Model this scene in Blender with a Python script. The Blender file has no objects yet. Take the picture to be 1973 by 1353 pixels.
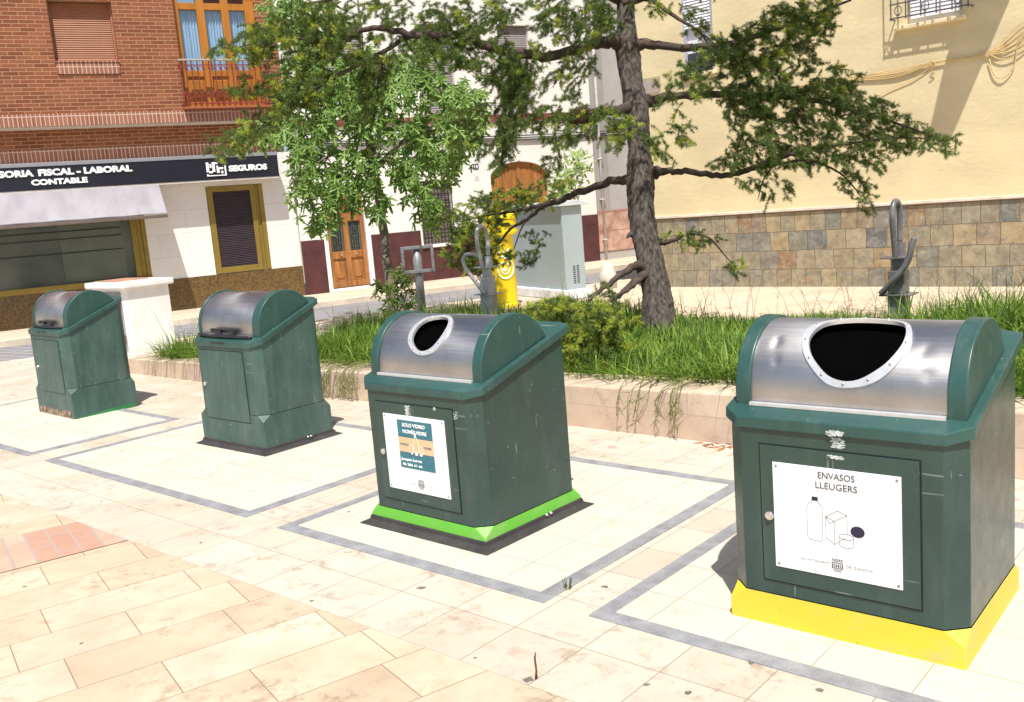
import bpy, bmesh, math, random
import numpy as np
from mathutils import Vector, Matrix
random.seed(7); RNG = np.random.default_rng(7)
SC = bpy.context.scene; COL = SC.collection
R = math.radians

# ------------------------------------------------------------------ camera, sky, sun, exposure
FPX, CX, CY = 1805.59, 986.5, 676.5            # focal length and centre in photo pixels (1973 wide)
PITCH, ROLL, CAMH = 0.15579, -0.08098, 1.6
_cp, _sp, _cr, _sr = math.cos(PITCH), math.sin(PITCH), math.cos(ROLL), math.sin(ROLL)
FW = np.array([0, _cp, -_sp]); _up = np.array([0, _sp, _cp]); _rt = np.array([1., 0, 0])
RT = _rt*_cr + _up*_sr; UP = -_rt*_sr + _up*_cr; ORI = np.array([0, 0, CAMH])
cd = bpy.data.cameras.new('camera'); cam = bpy.data.objects.new('camera', cd); COL.objects.link(cam)
cam.matrix_world = Matrix(((RT[0], UP[0], -FW[0], 0), (RT[1], UP[1], -FW[1], 0), (RT[2], UP[2], -FW[2], CAMH), (0, 0, 0, 1)))
cd.sensor_width = 36; cd.lens = 36*FPX/1973; cd.clip_start = .05; cd.clip_end = 800
SC.camera = cam
SUN_EL = 62
W = bpy.data.worlds.new('World'); SC.world = W; W.use_nodes = True
nt = W.node_tree; sky = nt.nodes.new('ShaderNodeTexSky'); sky.sky_type = 'NISHITA'; sky.sun_disc = False
sky.sun_elevation = R(SUN_EL); sky.sun_rotation = R(180); sky.air_density = 1.0; sky.dust_density = 2.0
nt.links.new(sky.outputs[0], nt.nodes['Background'].inputs[0]); nt.nodes['Background'].inputs[1].default_value = .095
ld = bpy.data.lights.new('sun', 'SUN'); ld.energy = 4.6; ld.angle = R(.5); ld.color = (1, .955, .88)
lo = bpy.data.objects.new('sun', ld); COL.objects.link(lo)
lo.rotation_euler = Vector((0, -math.cos(R(SUN_EL)), math.sin(R(SUN_EL)))).to_track_quat('Z', 'Y').to_euler()
SC.view_settings.view_transform = 'Standard'; SC.view_settings.look = 'None'
SC.view_settings.exposure = .40; SC.view_settings.gamma = 1

YAW = -0.72757                                   # the row of bins: u runs along the row, v away from it
EX = np.array([math.cos(YAW), math.sin(YAW)]); EY = np.array([-math.sin(YAW), math.cos(YAW)])
def uv(u, v, z=0.): p = u*EX + v*EY; return (p[0], p[1], z)
def PX(x, y, d):                                  # the point seen at photo pixel x, y at depth d
    return ORI + (FW + RT*(x-CX)/FPX - UP*(y-CY)/FPX)*d

# ------------------------------------------------------------------ materials
def _new(name):
    m = bpy.data.materials.new(name); m.use_nodes = True
    return m, m.node_tree, m.node_tree.nodes['Principled BSDF']
def c4(c): return (c[0], c[1], c[2], 1)
def ramp(nt, src, stops):
    r = nt.nodes.new('ShaderNodeValToRGB'); e = r.color_ramp.elements
    while len(e) < len(stops): e.new(.5)
    for i, (p, c) in enumerate(stops): e[i].position = p; e[i].color = c4(c)
    nt.links.new(src, r.inputs[0]); return r.outputs[0]
def coords(nt, scale=(1, 1, 1), rot=0, loc=(0, 0, 0), plane='xyz'):
    tc = nt.nodes.new('ShaderNodeTexCoord'); v = tc.outputs['Object']
    if plane != 'xyz':
        s = nt.nodes.new('ShaderNodeSeparateXYZ'); c = nt.nodes.new('ShaderNodeCombineXYZ'); nt.links.new(v, s.inputs[0])
        for i, a in enumerate(plane): nt.links.new(s.outputs['xyz'.index(a)], c.inputs[i])
        v = c.outputs[0]
    mp = nt.nodes.new('ShaderNodeMapping'); mp.inputs['Scale'].default_value = scale; mp.inputs['Location'].default_value = loc
    mp.inputs['Rotation'].default_value = (0, 0, rot); nt.links.new(v, mp.inputs[0]); return mp.outputs[0]
def noise(nt, vec, scale, detail=4, rough=.55, dist=0):
    n = nt.nodes.new('ShaderNodeTexNoise'); n.inputs['Scale'].default_value = scale; n.inputs['Detail'].default_value = detail
    n.inputs['Roughness'].default_value = rough; n.inputs['Distortion'].default_value = dist
    nt.links.new(vec, n.inputs['Vector']); return n.outputs['Fac']
def mix(nt, a, b, fac, mode='MIX'):
    m = nt.nodes.new('ShaderNodeMixRGB'); m.blend_type = mode
    for s, k in ((fac, 0), (a, 1), (b, 2)):
        if hasattr(s, 'is_output'): nt.links.new(s, m.inputs[k])
        else: m.inputs[k].default_value = s if k == 0 else c4(s)
    return m.outputs[0]
def bumpy(nt, b, h, strength, dist=.01):
    n = nt.nodes.new('ShaderNodeBump'); n.inputs['Strength'].default_value = strength; n.inputs['Distance'].default_value = dist
    nt.links.new(h, n.inputs['Height']); nt.links.new(n.outputs[0], b.inputs['Normal'])
MATS = {}
def mat(name, col, rough=.6, metal=0, var=.12, scale=6, bump=0, stretch=(1, 1, 1), spec=None, col2=None, lo=.35, hi=.65, fine=0):
    if name in MATS: return MATS[name]
    m, nt, b = _new(name); v = coords(nt, stretch); f = noise(nt, v, scale, 5)
    a = tuple(c*(1-var) for c in col); d = col2 or tuple(min(1, c*(1+var)) for c in col)
    out = ramp(nt, f, [(lo, a), (hi, d)])
    if fine: out = mix(nt, out, ramp(nt, noise(nt, v, scale*14, 3), [(.3, (1-fine,)*3), (.7, (1+0*fine,)*3)]), 1, 'MULTIPLY')
    nt.links.new(out, b.inputs['Base Color']); b.inputs['Roughness'].default_value = rough; b.inputs['Metallic'].default_value = metal
    if spec is not None: b.inputs['Specular IOR Level'].default_value = spec
    if bump: bumpy(nt, b, noise(nt, v, scale*9, 4), bump)
    MATS[name] = m; return m
def brickmat(name, w, h, mortar, stops, mcol, plane='xzy', offset=.5, rough=.8, bump=.3, rot=0, loc=(0, 0, 0), stain=.15, sscale=3, veins=0, squash=1, sqf=2, warp=0, patch=None):
    if name in MATS: return MATS[name]
    m, nt, b = _new(name); v = coords(nt, (1, 1, 1), rot, loc, plane); v0 = v
    if warp:
        nz = nt.nodes.new('ShaderNodeTexNoise'); nz.inputs['Scale'].default_value = 5; nt.links.new(v, nz.inputs['Vector'])
        sb = nt.nodes.new('ShaderNodeVectorMath'); sb.operation = 'SCALE'; sb.inputs['Scale'].default_value = warp; nt.links.new(nz.outputs['Color'], sb.inputs[0])
        ad = nt.nodes.new('ShaderNodeVectorMath'); nt.links.new(v, ad.inputs[0]); nt.links.new(sb.outputs[0], ad.inputs[1]); v = ad.outputs[0]
    t = nt.nodes.new('ShaderNodeTexBrick'); nt.links.new(v, t.inputs['Vector'])
    t.inputs['Color1'].default_value = (0, 0, 0, 1); t.inputs['Color2'].default_value = (1, 1, 1, 1); t.inputs['Mortar'].default_value = (.5, .5, .5, 1)
    t.inputs['Scale'].default_value = 1; t.inputs['Mortar Size'].default_value = mortar; t.inputs['Mortar Smooth'].default_value = .1
    t.inputs['Brick Width'].default_value = w; t.inputs['Row Height'].default_value = h; t.offset = offset; t.squash = squash; t.squash_frequency = sqf
    out = ramp(nt, t.outputs['Color'], stops)
    st = ramp(nt, noise(nt, v0, sscale, 6, .65), [(.3, (1-stain, 1-stain*1.1, 1-stain*1.25)), (.62, (1, 1, 1))])
    out = mix(nt, out, st, 1, 'MULTIPLY')
    if patch:
        for k_, (pc, lo_, hi_, sc_, amt) in enumerate(patch):
            pf = ramp(nt, noise(nt, coords(nt, (1, 1, 1), rot, (loc[0]+3.7*k_+1, loc[1]+k_, 0), plane), sc_, 5, .6, .6), [(lo_, (0, 0, 0)), (hi_, (amt,)*3)]); out = mix(nt, out, pc, pf)
    if veins:
        vn = ramp(nt, noise(nt, v0, sscale*5, 10, .78, .5), [(.40, (1-veins, 1-veins*1.15, 1-veins*1.3)), (.47, (1-veins*.25,)*3), (.53, (1, 1, 1))])
        vn2 = ramp(nt, noise(nt, v0, sscale*1.1, 2, .5), [(.42, (0, 0, 0)), (.6, (1, 1, 1))])
        out = mix(nt, out, mix(nt, out, vn, 1, 'MULTIPLY'), vn2)
    out = mix(nt, out, mcol, t.outputs['Fac']); nt.links.new(out, b.inputs['Base Color'])
    b.inputs['Roughness'].default_value = rough
    inv = nt.nodes.new('ShaderNodeMath'); inv.operation = 'SUBTRACT'; inv.inputs[0].default_value = 1; nt.links.new(t.outputs['Fac'], inv.inputs[1])
    ad = nt.nodes.new('ShaderNodeMath'); ad.operation = 'MULTIPLY_ADD'; nt.links.new(noise(nt, v0, 40, 4), ad.inputs[0]); ad.inputs[1].default_value = .4
    nt.links.new(inv.outputs[0], ad.inputs[2]); bumpy(nt, b, ad.outputs[0], bump, .006)
    MATS[name] = m; return m
def leafmat(name, stops, trans=.3, rough=.5, scale=2.5):
    m, nt, b = _new(name); g = nt.nodes.new('ShaderNodeNewGeometry'); n = noise(nt, coords(nt), scale, 3)
    ad = nt.nodes.new('ShaderNodeMath'); ad.operation = 'MULTIPLY_ADD'; ad.inputs[1].default_value = .5
    nt.links.new(g.outputs['Random Per Island'], ad.inputs[0])
    mu = nt.nodes.new('ShaderNodeMath'); mu.operation = 'MULTIPLY'; mu.inputs[1].default_value = .5; nt.links.new(n, mu.inputs[0]); nt.links.new(mu.outputs[0], ad.inputs[2])
    out = ramp(nt, ad.outputs[0], stops); nt.links.new(out, b.inputs['Base Color']); b.inputs['Roughness'].default_value = rough
    b.inputs['Specular IOR Level'].default_value = .3
    if trans:
        tr = nt.nodes.new('ShaderNodeBsdfTranslucent'); nt.links.new(out, tr.inputs[0]); mx = nt.nodes.new('ShaderNodeMixShader'); mx.inputs[0].default_value = trans
        nt.links.new(b.outputs[0], mx.inputs[1]); nt.links.new(tr.outputs[0], mx.inputs[2]); nt.links.new(mx.outputs[0], nt.nodes['Material Output'].inputs[0])
    MATS[name] = m; return m

# ------------------------------------------------------------------ builders
def tag(o, label=None, cat=None, group=None, kind=None):
    if label: o['label'] = label
    if cat: o['category'] = cat
    if group: o['group'] = group
    if kind: o['kind'] = kind
    return o
def empty(name, loc=(0, 0, 0), rz=0, label=None, cat=None, group=None):
    o = bpy.data.objects.new(name, None); COL.objects.link(o); o.location = loc; o.rotation_euler = (0, 0, rz); o.empty_display_size = .1
    return tag(o, label, cat, group)
def link(name, me, m, parent=None, smooth=False, bev=0, loc=None, rz=0):
    if m: me.materials.append(m)
    o = bpy.data.objects.new(name, me); COL.objects.link(o)
    if parent: o.parent = parent
    if loc is not None: o.location = loc
    o.rotation_euler = (0, 0, rz)
    if smooth: me.shade_smooth()
    if bev:
        b = o.modifiers.new('bevel', 'BEVEL'); b.width = bev; b.segments = 2; b.limit_method = 'ANGLE'; b.angle_limit = R(25)
    return o
class MB:
    def __init__(s): s.v = []; s.f = []
    def add(s, vs, fs):
        n = len(s.v); s.v += [tuple(map(float, p)) for p in vs]; s.f += [tuple(i+n for i in f) for f in fs]; return s
    def box(s, x0, x1, y0, y1, z0, z1):
        return s.add([(x0, y0, z0), (x1, y0, z0), (x1, y1, z0), (x0, y1, z0), (x0, y0, z1), (x1, y0, z1), (x1, y1, z1), (x0, y1, z1)],
                     [(3, 2, 1, 0), (4, 5, 6, 7), (0, 1, 5, 4), (1, 2, 6, 5), (2, 3, 7, 6), (3, 0, 4, 7)])
    def prism(s, poly, a, b, axis='y'):                       # extrude a polygon (two other axes) from a to b along axis
        n = len(poly); f = {'y': lambda p, t: (p[0], t, p[1]), 'x': lambda p, t: (t, p[0], p[1]), 'z': lambda p, t: (p[0], p[1], t)}[axis]
        return s.add([f(p, a) for p in poly]+[f(p, b) for p in poly], [tuple(range(n))[::-1], tuple(range(n, 2*n))]+[(i, (i+1) % n, n+(i+1) % n, n+i) for i in range(n)])
    def loft(s, rings, cap0=True, cap1=True):
        n = len(rings[0]); vs = [p for r in rings for p in r]; fs = []
        for k in range(len(rings)-1):
            for i in range(n): fs.append((k*n+i, k*n+(i+1) % n, (k+1)*n+(i+1) % n, (k+1)*n+i))
        if cap0: fs.append(tuple(range(n))[::-1])
        if cap1: fs.append(tuple(range((len(rings)-1)*n, len(rings)*n)))
        return s.add(vs, fs)
    def tube(s, pts, r, n=8, caps=True):
        pts = [np.array(p, float) for p in pts]; m = len(pts); rs = r if hasattr(r, '__len__') else [r]*m; rings = []; u = None
        for i, p in enumerate(pts):
            t = pts[min(i+1, m-1)]-pts[max(i-1, 0)]; t = t/(np.linalg.norm(t)+1e-12)
            if u is None: u = np.cross(t, (0, 0, 1.) if abs(t[2]) < .9 else (1., 0, 0))
            u = u-t*(u@t); u = u/(np.linalg.norm(u)+1e-12); w = np.cross(t, u)
            rings.append([p+rs[i]*(math.cos(a)*u+math.sin(a)*w) for a in np.linspace(0, 2*math.pi, n, endpoint=False)])
        return s.loft(rings, caps, caps)
    def lathe(s, prof, n=24, c=(0, 0)):
        return s.loft([[(c[0]+r*math.cos(a), c[1]+r*math.sin(a), z) for a in np.linspace(0, 2*math.pi, n, endpoint=False)] for r, z in prof])
    def disc(s, x, y, z, r, th=.004, n=12, ax='y'):            # short cylinder along -y
        c = [(x+r*math.cos(a), z+r*math.sin(a)) for a in np.linspace(0, 2*math.pi, n, endpoint=False)]
        return s.prism(c, y-th, y, 'y')
    def build(s, name, m, parent=None, smooth=False, bev=0, loc=None, rz=0, recalc=True):
        me = bpy.data.meshes.new(name); me.from_pydata(s.v, [], s.f); me.update()
        if recalc:
            bm = bmesh.new(); bm.from_mesh(me); bmesh.ops.recalc_face_normals(bm, faces=bm.faces); bm.to_mesh(me); bm.free()
        return link(name, me, m, parent, smooth, bev, loc, rz)
def autosmooth(o, ang=40):
    o.data.shade_smooth()
    try: o.data.set_sharp_from_angle(angle=R(ang))
    except Exception: pass
    return o
def npmesh(name, V, F, m, parent=None, smooth=False, loc=None):  # V (n,3), F list of arrays of equal-size polygons
    me = bpy.data.meshes.new(name); V = np.asarray(V, np.float32); me.vertices.add(len(V)); me.vertices.foreach_set('co', V.ravel())
    li = np.concatenate([f.ravel() for f in F]).astype(np.int32); tot = np.concatenate([np.full(len(f), f.shape[1]) for f in F]).astype(np.int32)
    st = np.concatenate([[0], np.cumsum(tot)[:-1]]).astype(np.int32)
    me.loops.add(len(li)); me.loops.foreach_set('vertex_index', li); me.polygons.add(len(tot)); me.polygons.foreach_set('loop_start', st)
    me.update(calc_edges=True); me.validate(); return link(name, me, m, parent, smooth, 0, loc)
def text_mesh(name, s, m, parent, x0, x1, z0, z1, y, bold=0., extrude=.0015, recess=None):
    cu = bpy.data.curves.new('tmp', 'FONT'); cu.body = s; cu.size = 1; cu.offset = bold; cu.extrude = .5; cu.resolution_u = 3
    ob = bpy.data.objects.new('tmp', cu); COL.objects.link(ob); dg = bpy.context.evaluated_depsgraph_get()
    me = bpy.data.meshes.new_from_object(ob.evaluated_get(dg)); bpy.data.objects.remove(ob); bpy.data.curves.remove(cu)
    co = np.array([v.co for v in me.vertices]); lo, hi = co.min(0), co.max(0)
    for v in me.vertices:
        p = v.co; v.co = (x0+(p[0]-lo[0])/(hi[0]-lo[0])*(x1-x0), y-extrude*(.5+p[2]), z0+(p[1]-lo[1])/(hi[1]-lo[1])*(z1-z0))
    me.name = name; me.materials.clear(); me.update()
    bm = bmesh.new(); bm.from_mesh(me); bmesh.ops.recalc_face_normals(bm, faces=bm.faces); bm.to_mesh(me); bm.free()
    return link(name, me, m, parent)
def holes_wall(x0, x1, z0, z1, holes, y, depth):                # wall face at y, openings cut out, reveals going back by depth
    xs = sorted({x0, x1, *[h[0] for h in holes], *[h[1] for h in holes]}); zs = sorted({z0, z1, *[h[2] for h in holes], *[h[3] for h in holes]})
    xs = [x for x in xs if x0 <= x <= x1]; zs = [z for z in zs if z0 <= z <= z1]; m = MB()
    for a, b in zip(xs, xs[1:]):
        for c, d in zip(zs, zs[1:]):
            mx, mz = (a+b)/2, (c+d)/2
            if any(h[0] < mx < h[1] and h[2] < mz < h[3] for h in holes): continue
            m.add([(a, y, c), (b, y, c), (b, y, d), (a, y, d)], [(0, 1, 2, 3)])
    for h in holes:
        a, b, c, d = h; Y = y+depth
        m.add([(a, y, c), (a, Y, c), (a, Y, d), (a, y, d)], [(0, 1, 2, 3)]); m.add([(b, y, c), (b, y, d), (b, Y, d), (b, Y, c)], [(0, 1, 2, 3)])
        m.add([(a, y, d), (a, Y, d), (b, Y, d), (b, y, d)], [(0, 1, 2, 3)]); m.add([(a, y, c), (b, y, c), (b, Y, c), (a, Y, c)], [(0, 1, 2, 3)])
    return m
def catmull(pts, k=8, closed=False):
    P = [np.array(p, float) for p in pts]; n = len(P); out = []
    rng = range(n) if closed else range(n-1)
    for i in rng:
        g = lambda j: P[j % n] if closed else P[min(max(j, 0), n-1)]
        a, b, c, d = g(i-1), g(i), g(i+1), g(i+2)
        for t in np.linspace(0, 1, k, endpoint=False):
            out.append(.5*((2*b)+(-a+c)*t+(2*a-5*b+4*c-d)*t*t+(-a+3*b-3*c+d)*t**3))
    if not closed: out.append(P[-1])
    return out
def clip(poly, n, c):                                           # keep the half plane n.p >= c
    out = []
    for i in range(len(poly)):
        a, b = np.array(poly[i], float), np.array(poly[(i+1) % len(poly)], float); da, db = a@n-c, b@n-c
        if da >= 0: out.append(a)
        if da*db < 0: out.append(a+(b-a)*da/(da-db))
    return out

# ------------------------------------------------------------------ the setting
ST_A = np.array([-9.6, 17.5]); ST_ANG = R(27.5); ST_T = np.array([math.cos(ST_ANG), math.sin(ST_ANG)]); ST_N = np.array([ST_T[1], -ST_T[0]])
def street(s, p): q = ST_A+ST_T*s+ST_N*p; return (q[0], q[1])
def sheet(name, poly, z, m, rz=0, org=(0, 0)):                  # flat sheet whose object axes are turned by rz
    c, s_ = math.cos(rz), math.sin(rz); me = bpy.data.meshes.new(name)
    vs = [((p[0]-org[0])*c+(p[1]-org[1])*s_, -(p[0]-org[0])*s_+(p[1]-org[1])*c, 0) for p in poly]
    me.from_pydata(vs, [], [tuple(range(len(vs)))]); me.update()
    if me.polygons[0].normal.z < 0: me.flip_normals()
    o = link(name, me, m, None, False, 0, (org[0], org[1], z), rz); o['kind'] = 'structure'; return o
stone = [(0, (.555, .465, .37)), (.35, (.59, .505, .41)), (.7, (.615, .535, .445)), (1, (.57, .48, .38))]
MA = brickmat('pale_travertine_slabs', .323, .31, .0022, stone, (.27, .215, .165), 'xyz', 0, .75, .12, 0, (0.045, -2.17, 0), .13, 2.2, .32)
MBm = brickmat('ochre_travertine_slabs', .62, .305, .0025, [(0, (.545, .42, .295)), (.25, (.605, .49, .355)), (.5, (.635, .53, .395)), (.75, (.58, .455, .33)), (1, (.645, .55, .43))],
               (.28, .19, .12), 'xyz', .47, .75, .12, 0, (.1, .03, 0), .24, 2.0, .3, .72, 3)
MS = brickmat('sandy_pavement_slabs', .6, .4, .003, [(0, (.56, .44, .33)), (1, (.64, .52, .40))], (.5, .4, .3), 'xyz', .5, .8, .1, 0, (0, 0, 0), .12, 1.4, .12)
big = [(-60, -40), (60, -40), (60, 90), (-60, 90)]
EDGE = ST_A@ST_N+5.42
near = clip(big, ST_N, EDGE)
sheet('ground', [(-400, -300), (400, -300), (400, 400), (-400, 400)], -.30, mat('bare_earth', (.3, .25, .2), .9))
sheet('paving', clip(near, -EY, -2.17), 0, MBm, YAW+R(75.4), uv(-4.46, 1.96)[:2])
sheet('plaza', clip(clip(near, EY, 2.17), -EY, -8.9), 0, MA, YAW)
sheet('pavement', clip(near, EY, 8.9), 0, MS, ST_ANG, street(0, 0))
RB = [street(-40, 2.12), street(60, 2.12), street(60, 5.3), street(-40, 5.3)]
sheet('road', RB, -.10, mat('worn_asphalt', (.25, .24, .245), .85, 0, .14, 1.1, .25, fine=.2), ST_ANG, street(0, 0))
sheet('crossing', [street(-30, 2.3), street(4.6, 2.3), street(4.6, 5.1), street(-30, 5.1)], -.094,
      brickmat('grey_paving_blocks', .9, .22, .012, [(0, (.20, .19, .205)), (1, (.25, .24, .255))], (.42, .40, .40), 'xyz', .5, .85, .2, R(62)), ST_ANG, street(0, 0))
sheet('sidewalk', [street(-40, -1), street(60, -1), street(60, 2.0), street(-40, 2.0)], 0, MS, ST_ANG, street(0, 0))
for nm, p0, p1 in (('kerb', 2.0, 2.12), ('kerb', 5.3, 5.42)):
    k = MB(); k.box(-40, 60, -p1, -p0, -.3, .012)
    o = k.build(nm, mat('kerb_stone', (.62, .53, .42), .8, 0, .15, 3, .2), None, False, .01, (*ST_A, 0), ST_ANG); o['kind'] = 'structure'
# the patch of red clay pavers let into the ochre paving
rp = [(-6.3, 1.57), (-5.36, 2.17), (-4.74, 2.17), (-4.90, 1.58), (-5.10, .80), (-6.5, .80)]
rp = [(-5.47-.03, 1.72), (-5.36, 2.168), (-4.76, 2.168), (-4.90, 1.58), (-5.08, .9), (-5.68, 1.05)]
RD = brickmat('red_clay_pavers', .33, .105, .007, [(0, (.47, .27, .19)), (.5, (.54, .33, .24)), (1, (.59, .40, .30))], (.40, .31, .27), 'xyz', .5, .8, .35, 0, (0, 0, 0), .15)
sheet('brick_paving', [uv(*p)[:2] for p in rp], .004, RD, YAW+R(-14.8), uv(-5.41, 2.0)[:2])

# steel-edged lids over the pits, one under each bin
STRIP = mat('dull_steel_edging', (.34, .34, .355), .6, .2, .2, 9, .2, fine=.2)
LID = brickmat('white_travertine_lid', .323, .31, .0022, [(0, (.59, .525, .435)), (1, (.635, .57, .485))], (.32, .27, .22), 'xyz', 0, .7, .1, 0, (.045, -2.17, 0), .06, 2.2, .2)
for (u0, u1, v0, v1, lab) in ((-10.11, -7.43, 2.71, 3.99, 'steel edged paved pit lid under the farthest bin'), (-7.12, -4.49, 2.715, 4.47, 'steel edged paved pit lid under the second bin with the black handle'),
                              (-4.17, -2.345, 2.70, 4.47, 'steel edged paved pit lid under the bin with the green base'), (-2.12, -.30, 2.70, 4.47, 'steel edged paved pit lid under the bin with the yellow base')):
    t = empty('pit_lid', uv((u0+u1)/2, v0), YAW, lab, 'pit lid', 'paved pit lids under the bins'); w = (u1-u0)/2; d = v1-v0; s = .075
    m = MB()
    for a, b, c, e in ((-w, w, 0, s), (-w, w, d-s, d), (-w, -w+s, s, d-s), (w-s, w, s, d-s)): m.box(a, b, c, e, -.02, .006)
    m.build('edge_strip', STRIP, t, False, .002)
    me = MB(); me.add([(-w+s, s, .004), (w-s, s, .004), (w-s, d-s, .004), (-w+s, d-s, .004)], [(0, 1, 2, 3)])
    o = me.build('paving_infill', LID, t)

# ------------------------------------------------------------------ bins
def paint(name, col, rough=.38, fade=0, streak=0):
    if name in MATS: return MATS[name]
    m, nt, b = _new(name); v = coords(nt)
    out = ramp(nt, noise(nt, v, 3.5, 5), [(.3, tuple(c*.85 for c in col)), (.7, tuple(c*1.15 for c in col))])
    dust = ramp(nt, noise(nt, coords(nt, (5, 5, 1.1)), 2.0, 6, .65), [(.5-.1*streak, (0, 0, 0)), (.78, (1, 1, 1))])
    sc = nt.nodes.new('ShaderNodeMath'); sc.operation = 'MULTIPLY'; sc.inputs[1].default_value = .08+.34*fade; nt.links.new(dust, sc.inputs[0])
    out = mix(nt, out, (.30, .36, .34), sc.outputs[0])
    for k_, (rx, sc_) in enumerate(((-.9, (7, 80, 80)), (1.4, (80, 80, 8)))):
        mp = nt.nodes.new('ShaderNodeMapping'); mp.inputs['Rotation'].default_value = (rx, rx*.6, rx*.3); mp.inputs['Scale'].default_value = sc_; nt.links.new(v, mp.inputs[0])
        sl = ramp(nt, noise(nt, mp.outputs[0], .55, 1), [(.745, (0, 0, 0)), (.76, (.35,)*3)]); out = mix(nt, out, (.33, .40, .38), sl)
    sp = ramp(nt, noise(nt, v, 60, 2), [(.70, (0, 0, 0)), (.76, (1, 1, 1))])
    s2 = nt.nodes.new('ShaderNodeMath'); s2.operation = 'MULTIPLY'; s2.inputs[1].default_value = .13; nt.links.new(sp, s2.inputs[0])
    out = mix(nt, out, (.35, .42, .40), s2.outputs[0]); nt.links.new(out, b.inputs['Base Color'])
    rr = nt.nodes.new('ShaderNodeMath'); rr.operation = 'MULTIPLY_ADD'; nt.links.new(noise(nt, v, 12, 4), rr.inputs[0]); rr.inputs[1].default_value = .25; rr.inputs[2].default_value = rough-.1
    nt.links.new(rr.outputs[0], b.inputs['Roughness']); bumpy(nt, b, noise(nt, v, 5, 3), .06, .02)
    MATS[name] = m; return m
G_DARK = paint('dark_green_paint', (.029, .063, .053), .27); G_OLD = paint('faded_green_paint', (.036, .088, .074), .42, .35, 1)
G_TRIM = paint('green_trim_paint', (.027, .080, .069), .36, .15)
def steelmat():
    m, nt, b = _new('brushed_stainless'); b.inputs['Metallic'].default_value = 1
    v = coords(nt, (1.2, 60, 60)); f = noise(nt, v, 3, 4); sm = noise(nt, coords(nt), 5, 4)
    nt.links.new(ramp(nt, sm, [(.3, (.44, .42, .41)), (.7, (.60, .58, .57))]), b.inputs['Base Color'])
    a = nt.nodes.new('ShaderNodeMath'); a.operation = 'MULTIPLY_ADD'; nt.links.new(f, a.inputs[0]); a.inputs[1].default_value = .24; a.inputs[2].default_value = .33
    nt.links.new(a.outputs[0], b.inputs['Roughness']); b.inputs['Anisotropic'].default_value = .5
    bumpy(nt, b, noise(nt, coords(nt), 7, 2), .10, .01); return m
STEEL = steelmat(); RING = mat('ring_aluminium', (.80, .80, .80), .35, .6, .06, 30)
BLACK = mat('bin_inside_shade', (.002, .002, .002), 1, 0, .1, spec=0); GAP = mat('door_gap_black', (.008, .012, .011), .8)
RUB = mat('black_rubber', (.045, .04, .04), .75, 0, .25, 12, .3, fine=.3); PLAST = mat('black_plastic', (.02, .02, .022), .45)
CHROME = mat('lock_chrome', (.75, .74, .70), .25, .9); WHITE = mat('sign_white', (.86, .86, .86), .4, 0, .02)
INK = mat('ink_grey', (.09, .09, .10), .6); PALE = mat('ink_pale', (.45, .45, .45), .6); NAVY = mat('ink_navy', (.022, .015, .05), .5)
SCUFF = mat('peeled_sticker', (.50, .54, .53), .8, 0, .3, 60)
H4 = ([(-0.179, 58.1), (-0.161, 39.6), (-0.122, 26.0), (-0.059, 12.6), (0.009, 9.8), (0.09, 14.0), (0.154, 25.3), (0.196, 44.6), (0.189, 63.6), (0.148, 77.7), (0.045, 86), (-0.04, 86), (-0.115, 78.5), (-0.16, 69.2)],
      [(-0.150, 51), (-0.133, 38.4), (-0.1, 28.0), (-0.055, 18.6), (0.0, 15.0), (0.052, 17.0), (0.105, 24.6), (0.145, 34), (0.173, 48), (0.171, 62.4), (0.140, 76.0), (0.049, 82.3), (-0.036, 82), (-0.108, 74.8), (-0.140, 64)])
H3 = ([(-0.153, 46), (-0.148, 37.4), (-0.123, 27.7), (-0.074, 19.4), (-0.013, 16.8), (0.058, 20.8), (0.096, 28.5), (.117, 40), (0.113, 54.9), (0.075, 68.5), (0.013, 76.8), (-0.052, 77.6), (-0.118, 71.8), (-0.146, 59)],
      [(-0.124, 44), (-0.118, 36.4), (-0.097, 29.7), (-0.058, 23.3), (-0.010, 21.7), (0.036, 25.3), (0.068, 33), (.086, 44), (0.080, 56.8), (0.045, 67.9), (0.00, 72.6), (-0.047, 72.5), (-0.097, 66.9), (-0.122, 56)])
def arcpt(x, s, yc, zc, Rr):                                    # unrolled lid sheet -> bent lid
    if s < 0: return (x, yc-Rr, zc+s)
    a = s/Rr; return (x, yc-Rr*math.cos(a), zc+Rr*math.sin(a))
def resamp(pts, n, Rr):
    P = np.array(catmull([(x, R(a)*Rr) for x, a in pts], 10, True)); c = P.mean(0); ang = np.arctan2(P[:, 1]-c[1], P[:, 0]-c[0]); o = np.argsort(ang)
    A, D = ang[o], np.hypot(*(P-c).T)[o]; t = np.linspace(-math.pi, math.pi, n, endpoint=False)
    d = np.interp(t, np.r_[A-2*math.pi, A, A+2*math.pi], np.r_[D, D, D]); return c, t, d
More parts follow.
